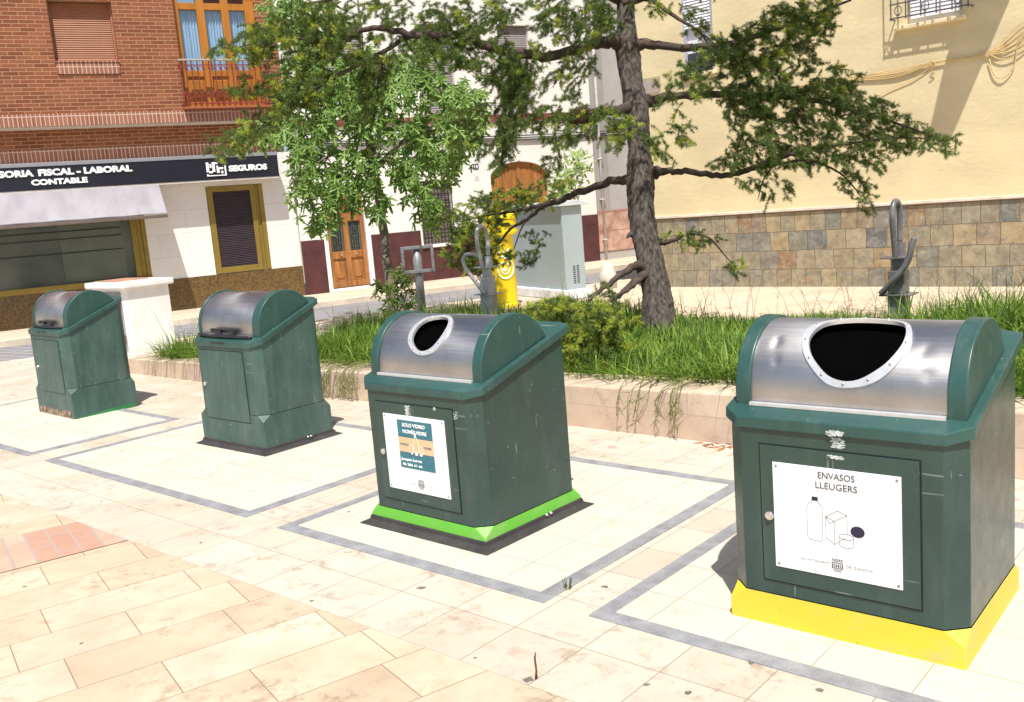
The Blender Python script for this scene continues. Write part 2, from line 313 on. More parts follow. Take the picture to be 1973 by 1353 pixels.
def cover(xl, xr, s0, s1, yc, zc, Rr, hole):
    m = MB()
    if hole is None:
        xs = np.linspace(xl, xr, 9); ss = np.r_[s0, np.linspace(0, s1, 40)]
        vs = [arcpt(x, s, yc, zc, Rr) for s in ss for x in xs]; n = 9
        return m.add(vs, [(k*n+i, k*n+i+1, (k+1)*n+i+1, (k+1)*n+i) for k in range(len(ss)-1) for i in range(n-1)])
    c, t, d = resamp(hole, 96, Rr); out = []
    for a in t:
        dx, ds = math.cos(a), math.sin(a)
        k = min([(xr-c[0])/dx if dx > 1e-6 else 9, (xl-c[0])/dx if dx < -1e-6 else 9, (s1-c[1])/ds if ds > 1e-6 else 9, (s0-c[1])/ds if ds < -1e-6 else 9])
        out.append(np.array([c[0]+dx*k, c[1]+ds*k]))
    for cr in ((xl, s0), (xr, s0), (xl, s1), (xr, s1)):
        i = min(range(96), key=lambda j: np.hypot(*(out[j]-np.array(cr)))); out[i] = np.array(cr, float)
    rings = []
    for k in range(25):
        q = k/24; rings.append([tuple((c+np.array([math.cos(a), math.sin(a)])*dd)*(1-q)+o*q) for a, dd, o in zip(t, d, out)])
    vs = [arcpt(x, s, yc, zc, Rr) for r in rings for x, s in r]
    return m.add(vs, [(k*96+i, k*96+(i+1) % 96, (k+1)*96+(i+1) % 96, (k+1)*96+i) for k in range(24) for i in range(96)])
def crest(mb, cx, z0, z1, y, e=.001):                            # the town's shield: crown, two fields of bars, waves
    h = z1-z0; w = h*.36; L = lambda a, b, c, d: mb.box(cx+a*w, cx+b*w, y-e, y, z0+c*h, z0+d*h)
    L(-1, 1, .66, .70); L(-1, 1, .30, .33); L(-1, -.93, .33, .66); L(.93, 1, .33, .66)
    for k in (-.8, -.5, -.2, .2, .5, .8): L(k-.07, k+.07, .36, .60)
    L(-.3, .3, .46, .50)
    for k in (0, 1): L(-.8+.15*k, .8-.15*k, .20-.10*k, .225-.10*k)
    L(-.85, .85, .78, .80)
    for k in (-.8, -.4, 0, .4, .8): L(k-.12, k+.12, .84, .93)
def line_path(mb, pts, y, w=.0012, e=.001):
    for a, b in zip(pts, pts[1:]):
        a, b = np.array(a), np.array(b); d = b-a; l = np.hypot(*d)+1e-9; n = np.array([-d[1], d[0]])/l*w/2; t = d/l*w/3
        mb.prism([tuple(a-t+n), tuple(a-t-n), tuple(b+t-n), tuple(b+t+n)], y-e, y, 'y')
def make_bin(x, y, rot, hs, tall, label, spec):
    if tall: Wd, D, Hl, Hb, yc, dz, Rr, cov = .8198, .7323, .6591, .218, .335, .064, .255, (-.34, .336)
    else:    Wd, D, Hl, Hb, yc, dz, Rr, cov = .7955, .5893, .5195, .250, .308, .090, .245, (-.362, .302)
    c, cs, tp, rt, os, o = .0645, .0626, .0442, .0417, .0167, .0097
    h = Wd/2; zl = hs+Hl; k = Hb/D; zc = zl+dz; body_m = G_DARK if tall else G_OLD
    b = empty('recycling_bin', (x, y, 0), YAW+rot, label, 'recycling bin', 'green recycling bins in a row on the plaza')
    oc = [(-h+c, 0), (h-c, 0), (h, cs), (h, D-cs), (h-c, D), (-h+c, D), (-h, D-cs), (-h, cs)]
    m = MB(); m.loft([[(p[0], p[1], hs) for p in oc], [(p[0], p[1], zl-rt+.01+k*p[1]) for p in oc]], True, False)
    m.build('body', body_m, b, False, .004)
    # skirt: square corners below, chamfers above, a triangle at each corner
    sk = MB(); sq = [(-h, 0), (h, 0), (h, D), (-h, D)]
    V = [(p[0], p[1], 0) for p in sq]+[(p[0], p[1], hs-tp) for p in sq]+[(p[0], p[1], hs) for p in oc]
    sk.add(V, [(0, 1, 5, 9, 8, 4), (1, 2, 6, 11, 10, 5), (2, 3, 7, 13, 12, 6), (3, 0, 4, 15, 14, 7), (5, 10, 9), (6, 12, 11), (7, 14, 13), (4, 8, 15)])
    e = .0015; sk.v = [(p[0]+(e if p[0] > 0 else -e), p[1]+(-e if p[1] < D/2 else e), p[2]) for p in sk.v]
    sk.build('skirt', spec['skirt'], b, False, .003)
    # rim: overhanging lip whose top plane climbs to the back
    ro = [(-h+c+.008-os, -o), (h-c-.008+os, -o), (h+os, cs-o), (h+os, D-.02), (h-c, D+.005), (-h+c, D+.005), (-h-os, D-.02), (-h-os, cs-o)]
    top = [(p[0], p[1], zl+k*max(p[1], 0)) for p in ro]; bot = [(p[0], p[1], zl-rt+k*max(p[1], 0)) for p in ro]
    ri = MB(); ri.loft([bot, top], True, True); ri.build('rim', G_TRIM, b, False, .005)
    # lid: two end caps and the bent steel sheet between them
    y0 = yc-Rr; a_end = math.pi
    for q in np.linspace(math.pi*.5, math.pi, 400):
        if zc+Rr*math.sin(q) < zl+k*(yc-Rr*math.cos(q))+.004: a_end = q; break
    def cap(xa, xb, name):
        pr = [(y0, zl+k*y0-.006)]+[(yc-Rr*math.cos(q), zc+Rr*math.sin(q)) for q in np.linspace(0, a_end, 40)]
        mb = MB(); mb.prism(pr, xa, xb, 'x'); ob = mb.build(name, G_TRIM, b, False, 0); autosmooth(ob, 35)
        bv = ob.modifiers.new('bevel', 'BEVEL'); bv.width = .006; bv.segments = 3; bv.limit_method = 'ANGLE'; bv.angle_limit = R(50); return ob
    cap(-h+.012, cov[0], 'end_cap'); cap(cov[1], h-.012, 'end_cap')
    Rc = Rr-.012; hole = spec.get('hole')
    sc = cover(cov[0]-.004, cov[1]+.004, zl+k*y0-zc-.002, a_end*Rc, yc, zc, Rc, hole[1] if hole else None)
    so = sc.build('steel_cover', STEEL, b, True)
    if spec.get('dents'):
        for v in so.data.vertices:
            for (dx, ds, rr, am) in spec['dents']:
                p = arcpt(dx, ds, yc, zc, Rc); q = (Vector(p)-v.co).length
                if q < rr: v.co += (Vector((dx, yc, zc))-Vector(p)).normalized()*am*(1-q/rr)**2
    st = MB(); st.box(cov[0], cov[1], y0-.012, y0+.008, zl+k*y0-.002, zl+k*y0+.012); st.build('cover_flange', RING if tall else STEEL, so, False, .002)
    if hole:
        Rb = Rr-.05; ib = cover(cov[0], cov[1], -.02, a_end*Rb*.97, yc, zc, Rb, None); ib.build('shade_liner', BLACK, b, True)  # black liner: the darkness inside the bin is put into its colour
        c0, t0, d0 = resamp(hole[0], 96, Rr); c1, t1, d1 = resamp(hole[1], 96, Rr); rings = []
        P0 = [c0+np.array([math.cos(a), math.sin(a)])*d for a, d in zip(t0, d0)]
        P1 = []
        for p in P0:                                            # inner edge seen from the same centre
            a = math.atan2(p[1]-c1[1], p[0]-c1[0]); dd = np.interp(a, np.r_[t1-2*math.pi, t1, t1+2*math.pi], np.r_[d1, d1, d1]); P1.append(c1+np.array([math.cos(a), math.sin(a)])*dd)
        rg = [[arcpt(p[0], p[1]*Rr_/Rr, yc, zc, Rr_) for p in PP] for PP, Rr_ in ((P0, Rc-.002), (P0, Rc+.0075), (P1, Rc+.0075), (P1, Rc-.007))]
        mb = MB(); mb.loft(rg, False, False); ro_ = mb.build('opening_ring', RING, b); autosmooth(ro_, 40)
        for i in range(0, 96, 8):
            rv = MB()
            p = (P0[i]+P1[i])/2; q = np.array(arcpt(p[0], p[1], yc, zc, Rc+.008)); nrm = q-np.array([p[0], yc, zc]); nrm /= np.linalg.norm(nrm)
            rv.tube([q-nrm*.004, q+nrm*.003], [.0055, .004], 8); rv.build('rivet', STEEL, ro_, True)
    else:
        hb = MB(); z = zl+k*y0
        hb.tube(catmull([(-.355, y0-.02, z+.012), (-.2, y0-.032, z+.006), (.05, y0-.034, z+.004), (.315, y0-.024, z+.004)], 6), .011, 8)
        hb.build('handle_bar', PLAST, b, True)
        if spec.get('clip', 1):
            ck = MB(); cx = -.03
            ck.box(cx-.15, cx+.15, y0-.035, y0-.004, z+.050, z+.058); ck.box(cx-.15, cx-.02, y0-.03, y0+.002, z+.028, z+.050)
            ck.box(cx+.10, cx+.15, y0-.04, y0-.004, z+.018, z+.050); ck.box(cx-.02, cx+.10, y0-.012, y0, z+.028, z+.050)
            ck.build('latch', PLAST, b, False, .004)
        pl = MB(); pl.box(-.12, .05, -o-.004, -o, zl-.012, zl-.002); pl.build('latch_plate', PLAST, b)
    # door
    d0, d1, dz0, dz1 = spec['door']
    gp = MB(); gp.box(d0-.005, d1+.005, -.0015, .002, dz0-.005, dz1+.005); dr = MB(); dr.box(d0, d1, -.006, -.001, dz0, dz1)
    do = dr.build('door', body_m, b, False, .002); gp.build('door_gap', GAP, do)
    lk = MB(); lx, lz = spec['lock']; lk.disc(lx, -.004, lz, .016, .012, 16); lk.disc(lx, -.016, lz, .010, .004, 12); lk.build('lock', CHROME, do, False, .002)
    if spec.get('rubber'):
        rb = MB(); rr_ = lambda e_, z_: [(-h-e_, -e_, z_), (h+e_, -e_, z_), (h+e_, D+e_, z_), (-h-e_, D+e_, z_)]
        rb.loft([rr_(.003, .046), rr_(.007, .043), rr_(.012, .024), rr_(.052, .006), rr_(.054, .001)], False, False); rb.build('rubber_apron', RUB, b, False, .003)
        bl = MB()
        for yy in (.60, .645):
            bl = MB(); bl.tube([(h+.004, D*yy*1.0, .040), (h+.016, D*yy, .044)], .009, 10); bl.build('apron_bolt', CHROME, b, True)
    return b, dict(h=h, D=D, zl=zl, hs=hs)
YEL = paint('yellow_band_paint', (.72, .60, .022), .42); GRN = paint('bright_green_band_paint', (.13, .56, .030), .42)
YEL.node_tree; 
def band(name, col):                                             # painted base band: chipped, scuffed, dusty in patches
    m, nt, b = _new(name); v = coords(nt); out = ramp(nt, noise(nt, v, 4, 5), [(.3, tuple(c*.90 for c in col)), (.7, col)])
    d = ramp(nt, noise(nt, coords(nt, (1, 1, 2)), 5, 8, .7), [(.52, (0, 0, 0)), (.75, (.45,)*3)]); out = mix(nt, out, (.50, .43, .33), d)
    ch = ramp(nt, noise(nt, v, 26, 6, .7), [(.69, (0, 0, 0)), (.71, (1, 1, 1))]); out = mix(nt, out, (.07, .07, .06), ch)
    nt.links.new(out, b.inputs['Base Color']); b.inputs['Roughness'].default_value = .5; bumpy(nt, b, noise(nt, v, 9, 4), .08, .02); return m
YEL = band('yellow_band', (.74, .60, .045)); GRN = band('green_band', (.15, .55, .05))
b4, g4 = make_bin(1.0606, 3.067, .021, .1227, True, 'dark green recycling bin with yellow base band and white ENVASOS LLEUGERS plate',
    dict(skirt=YEL, hole=H4, door=(-.270, .276, .180, .684), lock=(-.239, .425), dents=[(-.27, .20, .035, .009), (-.255, .12, .03, .008), (.27, .10, .04, .006), (.25, .19, .05, .004)]))
b3, g3 = make_bin(-.4987, 4.4851, -.0099, .1027, True, 'dark green recycling bin with bright green base band and glass bottle sticker',
    dict(skirt=GRN, hole=H3, door=(-.288, .266, .161, .667), lock=(-.255, .408), rubber=True))
b2, g2 = make_bin(-2.071, 6.6719, .0121, .2715, False, 'faded plain green bin with closed steel lid and black rubber apron',
    dict(skirt=G_OLD, door=(-.300, .242, .213, .721), lock=(-.273, .467), rubber=True))
b1, g1 = make_bin(-4.2482, 8.5332, -.0232, .2765, False, 'faded green bin farthest left with closed steel lid and rusty bottom edge',
    dict(skirt=G_OLD, door=(-.255, .280, .225, .71), lock=(-.235, .45)))
# --- plate on the yellow-based bin
def plate(b, x0, x1, z0, z1):
    m = MB(); m.box(x0, x1, -.009, -.0055, z0, z1); p = m.build('sign_plate', WHITE, b, False, .001)
    for xx in (x0+.013, x1-.013):
        for zz in (z0+.013, z1-.013): s = MB(); s.disc(xx, -.009, zz, .0048, .0015, 10); s.build('screw', mat('screw_grey', (.35, .35, .36), .4, .7), p)
    return p
p4 = plate(b4, -.222, .220, .238, .626); YP = -.009
text_mesh('lettering', 'ENVASOS', INK, p4, -.057, .069, .588, .611, YP, 0); text_mesh('lettering', 'LLEUGERS', INK, p4, -.066, .077, .552, .575, YP, 0)
dg = MB(); bo = [(-.083, .507), (-.083, .500), (-.094, .492), (-.100, .478), (-.100, .372), (-.094, .362), (-.052, .360), (-.046, .368), (-.045, .482), (-.052, .495), (-.060, .502), (-.060, .507)]
line_path(dg, bo, YP)
for pth in ([(-.034, .454), (.008, .480), (.040, .468), (-.004, .441), (-.034, .454), (-.034, .377), (-.004, .358), (.036, .388)], [(-.004, .441), (-.004, .358)], [(.040, .468), (.040, .404)], [(-.034, .454), (-.020, .430), (-.004, .441)],
            [(.011, .390), (.011, .362)], [(.061, .392), (.061, .362)]): line_path(dg, pth, YP)
el = lambda cx, cz, a, b_, t0=0, t1=2*math.pi, n=24: [(cx+a*math.cos(t), cz+b_*math.sin(t)) for t in np.linspace(t0, t1, n)]
line_path(dg, el(.036, .391, .025, .010), YP); line_path(dg, el(.036, .362, .025, .010, math.pi, 2*math.pi, 14), YP)
dg.build('pictogram', mat('ink_line', (.16, .16, .18), .6), p4)
dk = MB(); dk.prism(el(.075, .415, .024, .020)[:-1], YP-.001, YP, 'y'); dk.build('pictogram_lid', NAVY, p4); dk = MB(); dk.box(-.081, -.060, YP-.001, YP, .505, .519); dk.build('pictogram_cap', NAVY, p4)
text_mesh('lettering', 'AJUNTAMENT', PALE, p4, -.129, -.024, .281, .291, YP, 0); text_mesh('lettering', 'DE GANDIA', PALE, p4, .032, .124, .281, .291, YP, 0)
cr = MB(); crest(cr, .003, .255, .310, YP); cr.build('crest', INK, p4)
# --- plate and sticker on the green-based bin
p3 = plate(b3, -.232, .210, .222, .611); TEAL = mat('sticker_teal', (.035, .17, .22), .4, 0, .1, 20); PEACH = mat('sticker_peach', (.82, .50, .30), .4, 0, .06)
m = MB(); m.box(-.128, .121, -.0105, -.009, .343, .588); stk = m.build('sticker', TEAL, p3)
m = MB(); m.box(-.128, .121, -.0112, -.0105, .426, .500); m.build('sticker_band', PEACH, p3)
LW = mat('sticker_white', (.85, .86, .86), .5); YS = -.0105
text_mesh('lettering', 'SOLO VIDRIO', LW, p3, -.090, .074, .555, .574, YS, .02); text_mesh('lettering', 'NOMÉS VIDRE', LW, p3, -.090, .082, .522, .545, YS, .02)
text_mesh('lettering', 'Joaquin Lerma', LW, p3, -.121, .030, .377, .395, YS, .02); text_mesh('lettering', '96 286 61 66', LW, p3, -.112, .030, .355, .368, YS, .02)
text_mesh('lettering', 'VIDRIO', TEAL, p3, -.120, -.055, .460, .470, -.0112, 0); text_mesh('lettering', 'VIDRE', TEAL, p3, .050, .108, .456, .466, -.0112, 0)
m = MB(); bt = [(-.018, .432), (-.018, .492), (-.006, .506), (-.006, .530), (.004, .530), (.004, .506), (.016, .492), (.016, .432)]; line_path(m, bt+[bt[0]], -.0113, .002)
for q in (-.04, .036): line_path(m, [(q-.012, .426), (q-.012, .462), (q+.012, .462), (q+.012, .426)], -.0113, .0015)
m.box(-.006, .004, -.0125, -.0113, .505, .531); m.box(-.040, -.030, -.0125, -.0113, .418, .426); m.box(-.012, .006, -.0125, -.0113, .416, .426); m.box(.022, .040, -.0125, -.0113, .416, .426)
m.build('pictogram', LW, p3); cr = MB(); crest(cr, .008, .237, .295, YP); cr.build('crest', INK, p3)
text_mesh('lettering', 'AJUNTAMENT', WHITE2 if False else mat('ink_faint', (.68, .68, .68), .6), p3, -.110, -.020, .262, .271, YP, 0); text_mesh('lettering', 'DE GANDIA', MATS['ink_faint'], p3, .036, .118, .262, .271, YP, 0)
def scuff(b, x, z, w, h, y, n=26, seed=1):
    r = random.Random(seed); m = MB()
    for i in range(n*2):
        a, c = x+w*(r.random()-.5)*(1-.4*r.random()), z+h*(r.random()-.5); s = .0015+.0035*r.random()
        m.prism([(a+s*(.5+r.random())*math.cos(t)*1.5, c+s*(.3+r.random()*.7)*math.sin(t)) for t in np.linspace(0, 2*math.pi, 7)[:-1]], y-.0006-.00002*i, y, 'y')
    return m.build('sticker_residue', SCUFF, b)
scuff(b4, .005, .752, .06, .018, -.0100, 30, 1); scuff(b4, .012, .716, .045, .034, -.0002, 34, 2); scuff(b4, .004, .668, .06, .010, -.0062, 24, 3)
scuff(b3, -.045, .638, .030, .050, -.0062, 34, 4); scuff(b3, .150, .664, .012, .014, -.0062, 8, 5); scuff(b3, .275, .640, .045, .040, -.0002, 14, 6)
m = MB(); m.prism([(.36, .700+.03), (.40, .755), (.425, .765), (.428, .742)], -.012, .055, 'y')
# rust and the strip of older green on the farthest bin
m = MB(); r = random.Random(3); m.prism([(-.36, .006)]+[(-.36+.7*i/12, .055+.03*r.random()) for i in range(13)]+[(.34, .006)], -.0032, -.0016, 'y'); m.build('rust_patch', mat('rust', (.20, .10, .055), .9, 0, .5, 22, .4, col2=(.42, .33, .24)), b1)
m = MB(); m.prism([(.02, .003), (.55, .003), (.58, .045), (.40, .036), (.2, .022), (.02, .012)], g1['h']+.0017, g1['h']+.003, 'x'); m.build('green_paint_strip', mat('older_green', (.02, .21, .06), .5, 0, .15), b1)

# ------------------------------------------------------------------ planter
def soil(u, v): return .215+.018*(u+4)
WALLM = brickmat('planter_sandstone', .95, .165, .004, [(0, (.60, .46, .36)), (.5, (.68, .55, .42)), (1, (.62, .47, .40))], (.45, .36, .28), 'xzy', .5, .8, .2, 0, (0, 0, 0), .22, 2.5, .2)
pw = empty('planter_wall', uv(-5, 5.13), YAW, 'low pale stone planter wall behind the row of bins', 'planter wall')
m = MB(); prof = []
for uu, wd in ((-10.6, .24), (-7.6, .26), (-6.6, .42), (-4, .42), (1.5, .42)): prof.append([(uu+5, 0, -.1), (uu+5, 0, .30+.02*(uu+4)), (uu+5, wd, .30+.02*(uu+4)), (uu+5, wd, -.1)])
m.loft(prof); m.build('wall', WALLM, pw, False, .012)
m = MB(); prof = [[(-5.6+d, y+.24, -.1), (-5.6+d, y+.24, .168), (-5.45+d, y+.24, .17), (-5.45+d, y+.24, -.1)] for d, y in ((0, 0), (1.3, 1.2))]; m.loft(prof); m.build('end_wall', WALLM, pw, False, .01)
sg = MB(); poly = [(-10.5, 5.2), (-6.6, 5.2), (-6.5, 5.5), (1.5, 5.5), (1.5, 8.6), (-8.3, 8.7), (-9.2, 6.7), (-10.2, 5.9)]
sg.loft([[uv(u, v, -.2) for u, v in poly], [uv(u, v, soil(u, v)) for u, v in poly]]); o = sg.build('soil', mat('planter_soil', (.12, .085, .05), .95, 0, .3, 9, .6)); o['kind'] = 'structure'

# ------------------------------------------------------------------ brick office building, white house, grey house (local x along the street, -y towards the camera)
BR = brickmat('red_brick', .265, .0715, .006, [(0, (.19, .056, .022)), (.5, (.25, .078, .030)), (1, (.30, .105, .045))], (.40, .235, .135), 'xzy', .5, .85, .4, 0, (0, 0, 0), .22, 1.6)
SOL = brickmat('soldier_brick', .0765, .30, .0085, [(0, (.27, .10, .06)), (1, (.35, .15, .095))], (.56, .40, .31), 'xzy', 0, .85, .4, 0, (0, .0, 0), .12, 1.2)
WOOD = mat('honey_wood', (.40, .155, .018), .4, 0, .2, 5, .1, (1, 1, .15)); OAK = mat('door_oak', (.33, .14, .040), .5, 0, .3, 7, .15, (2, 1, .2))
GOLD = mat('gold_anodised', (.30, .21, .045), .38, .4, .08, 6); SLAT = mat('roller_slat', (.36, .15, .075), .55, 0, .08, 4)
GLASSD = mat('dark_shop_glass', (.075, .095, .082), .12, 0, .2, 1.2, 0, spec=.8); CURT = mat('blue_curtain', (.28, .47, .66), .7, 0, .16, 6, .1, (8, 1, .3))
WRAIL = mat('wine_red_iron', (.22, .025, .022), .5, 0, .15); DARKM = mat('dark_louvre', (.05, .035, .045), .5); GRAN = mat('brown_granite', (.16, .10, .035), .3, 0, .45, 30, .05, fine=.4)
CLAD = brickmat('white_marble_cladding', 1.1, .46, .003, [(0, (.78, .75, .72)), (1, (.82, .80, .77))], (.5, .47, .45), 'xzy', .5, .45, .05, 0, (.2, .3, 0), .05, .8)
ob = empty('brick_office_building', (*ST_A, 0), ST_ANG, 'red brick building with white stone ground floor and insurance office', 'building')
B = lambda name, m, par, mb, **k: mb.build(name, m, par, **k)
holes = [(1.70, 2.82, 4.91, 6.01), (3.95, 5.56, 4.0, 6.4)]
mb = holes_wall(-6, 5.94, 3.95, 9, holes, 0, .22); mb.add([(5.94, 0, 3.95), (5.94, 8, 3.95), (5.94, 8, 9), (5.94, 0, 9)], [(0, 1, 2, 3)]); mb.add([(-6, 0, 9), (5.94, 0, 9), (5.94, 8, 9), (-6, 8, 9)], [(0, 1, 2, 3)])
B('brick_wall', BR, ob, mb, recalc=False)
mb = MB(); mb.box(-6, 5.94, -.025, .45, 3.72, 3.948); B('soldier_course', SOL, ob, mb)
mb = MB(); mb.box(-6, 5.93, -.015, .45, 3.70, 3.719); B('soffit', mat('beige_render', (.55, .47, .36), .8), ob, mb)
mb = MB(); mb.box(-6, 5.93, .42, .7, 2.5, 3.70); B('lower_brick', BR, ob, mb)
mb = MB(); mb.box(-6, 5.925, .412, .43, 3.06, 3.33); B('lower_soldier_course', SOL, ob, mb)
holes = [(-5.5, 2.88, .64, 2.45), (4.12, 5.27, .64, 2.43)]
mb = holes_wall(-6, 5.92, .64, 3.05, holes, 0, .22); mb.add([(5.92, 0, .64), (5.92, 8, .64), (5.92, 8, 3.05), (5.92, 0, 3.05)], [(0, 1, 2, 3)]); mb.add([(-6, 0, 3.05), (5.92, 0, 3.05), (5.92, .45, 3.05), (-6, .45, 3.05)], [(0, 1, 2, 3)])
B('stone_cladding', CLAD, ob, mb, recalc=False)
mb = MB(); mb.box(-6, 5.925, -.02, .4, 0, .638); B('granite_dado', GRAN, ob, mb)
# window with closed roller shutter
w1 = MB(); w1.box(1.70, 2.82, .05, .07, 4.91, 6.01); wo = B('roller_shutter_window', mat('shutter_shade', (.25, .12, .07), .7), ob, w1)
mb = MB()
for i in range(26):
    z = 4.955+i*.040; mb.prism([(-.005, z), (.012, z-.002), (.04, z), (.04, z+.036), (.012, z+.038)], 1.74, 2.78, 'x')
B('shutter_slats', SLAT, wo, mb)
mb = MB()
for a, b in ((1.70, 1.735), (2.785, 2.82)): mb.box(a, b, -.03, .05, 4.91, 6.01)
mb.box(1.735, 2.785, -.02, .05, 4.91, 4.955); B('shutter_frame', SLAT, wo, mb, bev=.004)
mb = MB(); mb.box(1.69, 2.83, -.185, -.14, 4.885, 4.905); mb.box(1.71, 2.82, -.170, -.149, 4.67, 4.884); B('brick_sill', SOL, wo, mb); wo.location.y = .15
# french window with curtains behind a balcony rail
fw = MB()
for a, b in ((3.95, 4.07), (4.41, 4.57), (4.90, 5.05), (5.37, 5.56)): fw.box(a, b, -.02, .07, 4.0, 6.4)
fw.box(4.07, 5.37, -.015, .07, 5.92, 6.05); fw.box(4.07, 5.37, -.01, .07, 4.0, 4.12); fw.box(4.07, 5.37, -.012, .07, 4.62, 4.74); fw.box(4.07, 5.37, .02, .07, 4.12, 4.62); fw.box(4.07, 5.37, -.015, .07, 6.2, 6.4)
fo = B('french_window', WOOD, ob, fw, bev=.006); fo.location.y = .15
mb = MB()
for a, b in ((4.13, 4.37), (4.62, 4.86), (5.10, 5.33)): mb = MB(); mb.box(a, b, .0, .02, 4.20, 4.55); B('lower_panel', WOOD, fo, mb, bev=.02)
for a, b in ((4.07, 4.41), (4.57, 4.90), (5.05, 5.37)):
    n = 40; mb = MB(); vs = []
    for z in (4.72, 5.94):
        for i in range(n+1): vs.append((a+(b-a)*i/n, .10+.018*math.sin(i*.9)+.01*math.sin(i*2.3+z), z))
    mb.add(vs, [(i, i+1, n+2+i, n+1+i) for i in range(n)]); B('curtain', CURT, fo, mb, smooth=True)
    mb = MB(); mb.box(a, b, .045, .05, 4.74, 5.92); g = bpy.data.materials.get('window_pane') or bpy.data.materials.new('window_pane')
    if not g.use_nodes:
        g.use_nodes = True; n_ = g.node_tree; n_.nodes.remove(n_.nodes['Principled BSDF']); t = n_.nodes.new('ShaderNodeBsdfTransparent'); gl = n_.nodes.new('ShaderNodeBsdfGlossy'); gl.inputs['Roughness'].default_value = .03
        mx = n_.nodes.new('ShaderNodeMixShader'); mx.inputs[0].default_value = .10; n_.links.new(t.outputs[0], mx.inputs[1]); n_.links.new(gl.outputs[0], mx.inputs[2]); n_.links.new(mx.outputs[0], n_.nodes['Material Output'].inputs[0])
    B('pane', g, fo, mb)
rl = empty('balcony_rail', (0, 0, 0)); rl.parent = ob; rl.location.y = .15
mb = MB(); mb.box(3.89, 5.62, -.30, -.15, 3.955, 4.0); B('projecting_slab', mat('balcony_wood', (.30, .08, .03), .6), rl, mb, bev=.01)
mb = MB(); mb.box(3.89, 5.62, -.305, -.255, 4.885, 4.92); B('handrail', mat('rail_steel', (.42, .40, .36), .45, .3), rl, mb, bev=.008)
mb = MB(); mb.box(3.90, 5.61, -.29, -.27, 4.045, 4.07); mb.box(3.90, 5.61, -.288, -.272, 4.40, 4.415) if False else None
mb.box(3.90, 5.61, -.288, -.272, 4.80, 4.815)
for i in range(16):
    x = 3.91+i*(1.69/15); mb.box(x-.009, x+.009, -.289, -.271, 4.0, 4.885)
    if i < 15:
        cx = x+.056; r_ = .042
        mb.tube([(cx+r_*math.cos(t), -.28, 4.74+r_*math.sin(t)) for t in np.linspace(-.6, 4.2, 12)], .007, 6)
        mb.tube([(cx+r_*math.cos(t)*.8, -.28, 4.22+r_*1.5*math.sin(t)) for t in np.linspace(-.9, 4.0, 12)], .007, 6)
for x in (3.905, 5.605): mb.box(x-.01, x+.01, -.29, -.15, 4.045, 4.07); mb.box(x-.01, x+.01, -.29, -.15, 4.80, 4.815)
B('balusters', WRAIL, rl, mb)
# shop window under the awning
sw = MB(); sw.box(-5.5, 2.60, .08, .10, .75, 2.45); so = B('shop_window', GLASSD, ob, sw)
mb = MB(); mb.box(2.60, 2.70, -.01, .10, .75, 2.45); mb.box(2.70, 2.80, .03, .15, .75, 2.45); mb.box(2.80, 2.88, .0, .18, .75, 2.45); mb.box(-5.5, 2.88, -.03, .12, .64, .75); B('window_frame', GOLD, so, mb, bev=.008)
mb = MB()
for z in (1.33, 1.60, 1.745): mb.box(-5.5, 2.42, .070, .079, z, z+.022)
mb.box(1.28, 1.30, .071, .079, .9, 1.9) if False else None
mb2 = MB(); mb2.box(1.32, 2.44, .0765, .0795, .78, 1.95); B('pale_blind', mat('pale_blind', (.115, .135, .105), .3, 0, .12, 2), so, mb2)
B('dark_stripes', mat('window_film', (.012, .016, .015), .3), so, mb)
gw = empty('louvred_window', (0, 0, 0)); gw.parent = ob
mb = MB(); mb.box(4.13, 4.245, -.015, .1, .65, 2.42); mb.box(5.0, 5.10, -.015, .1, .65, 2.42); mb.box(4.245, 5.0, -.014, .1, .65, .77); mb.box(4.245, 5.0, -.014, .1, 2.31, 2.42)
mb.box(5.10, 5.18, .03, .15, .65, 2.42); mb.box(5.18, 5.27, .0, .2, .65, 2.42); B('window_frame', GOLD, gw, mb, bev=.006)
mb = MB()
for i in range(44): z = .775+i*.035; mb.prism([(.02, z), (.055, z+.012), (.055, z+.030), (.02, z+.018)], 4.245, 5.0, 'x')
mb.box(4.245, 5.0, .05, .08, .77, 2.31); B('louvre_slats', DARKM, gw, mb)
# shop sign
sgn = empty('shop_sign', (*street(0, .21), 2.54), ST_ANG, 'long black shop fascia with white lettering on the brick building', 'sign')
BF = mat('black_fascia', (.012, .012, .022), .35, 0, .1); AL = mat('grey_aluminium', (.33, .33, .36), .45, .4, .05)
mb = MB(); mb.box(-5.6, 5.55, -.21, .20, 0, .42); B('fascia_box', BF, sgn, mb, bev=.004)
mb = MB(); mb.box(-5.6, 5.56, -.222, .21, .421, .49); B('top_trim', AL, sgn, mb, bev=.004)
mb = MB(); mb.box(-5.6, 5.54, -.20, .20, -.035, -.001); B('bottom_trim', mat('bottom_lip', (.6, .56, .52), .6), sgn, mb)
LT = mat('sign_letters', (.90, .90, .90), .5); LY = -.21
for s_, a, b, z0, z1, bo in (('ASESORIA', .13, 1.035, .245, .370, .055), ('FISCAL - LABORAL', 1.11, 2.735, .245, .370, .055), ('CONTABLE', .97, 1.925, .082, .19, .055), ('SEGUROS', 4.545, 5.315, .140, .262, .055)):
    text_mesh('lettering', s_, LT, sgn, a, b, z0, z1, LY, bo, .02)
lg = MB(); L = lambda a, b, c, d: lg.box(4.11+a*.38, 4.11+b*.38, LY-.02, LY, .07+c*.27, .07+d*.27)
L(0, 1, 0, .07); L(.93, 1, .07, .75); L(0, .07, .07, .16)
L(0, .13, .30, 1); L(.13, .30, .22, .36); L(.30, .44, .30, 1); L(.44, .60, .86, 1); L(.52, .66, .22, .62); L(.66, .86, .48, .62); L(.52, .60, .62, .74); L(.74, .84, .16, .36); L(.18, .26, .60, .88)
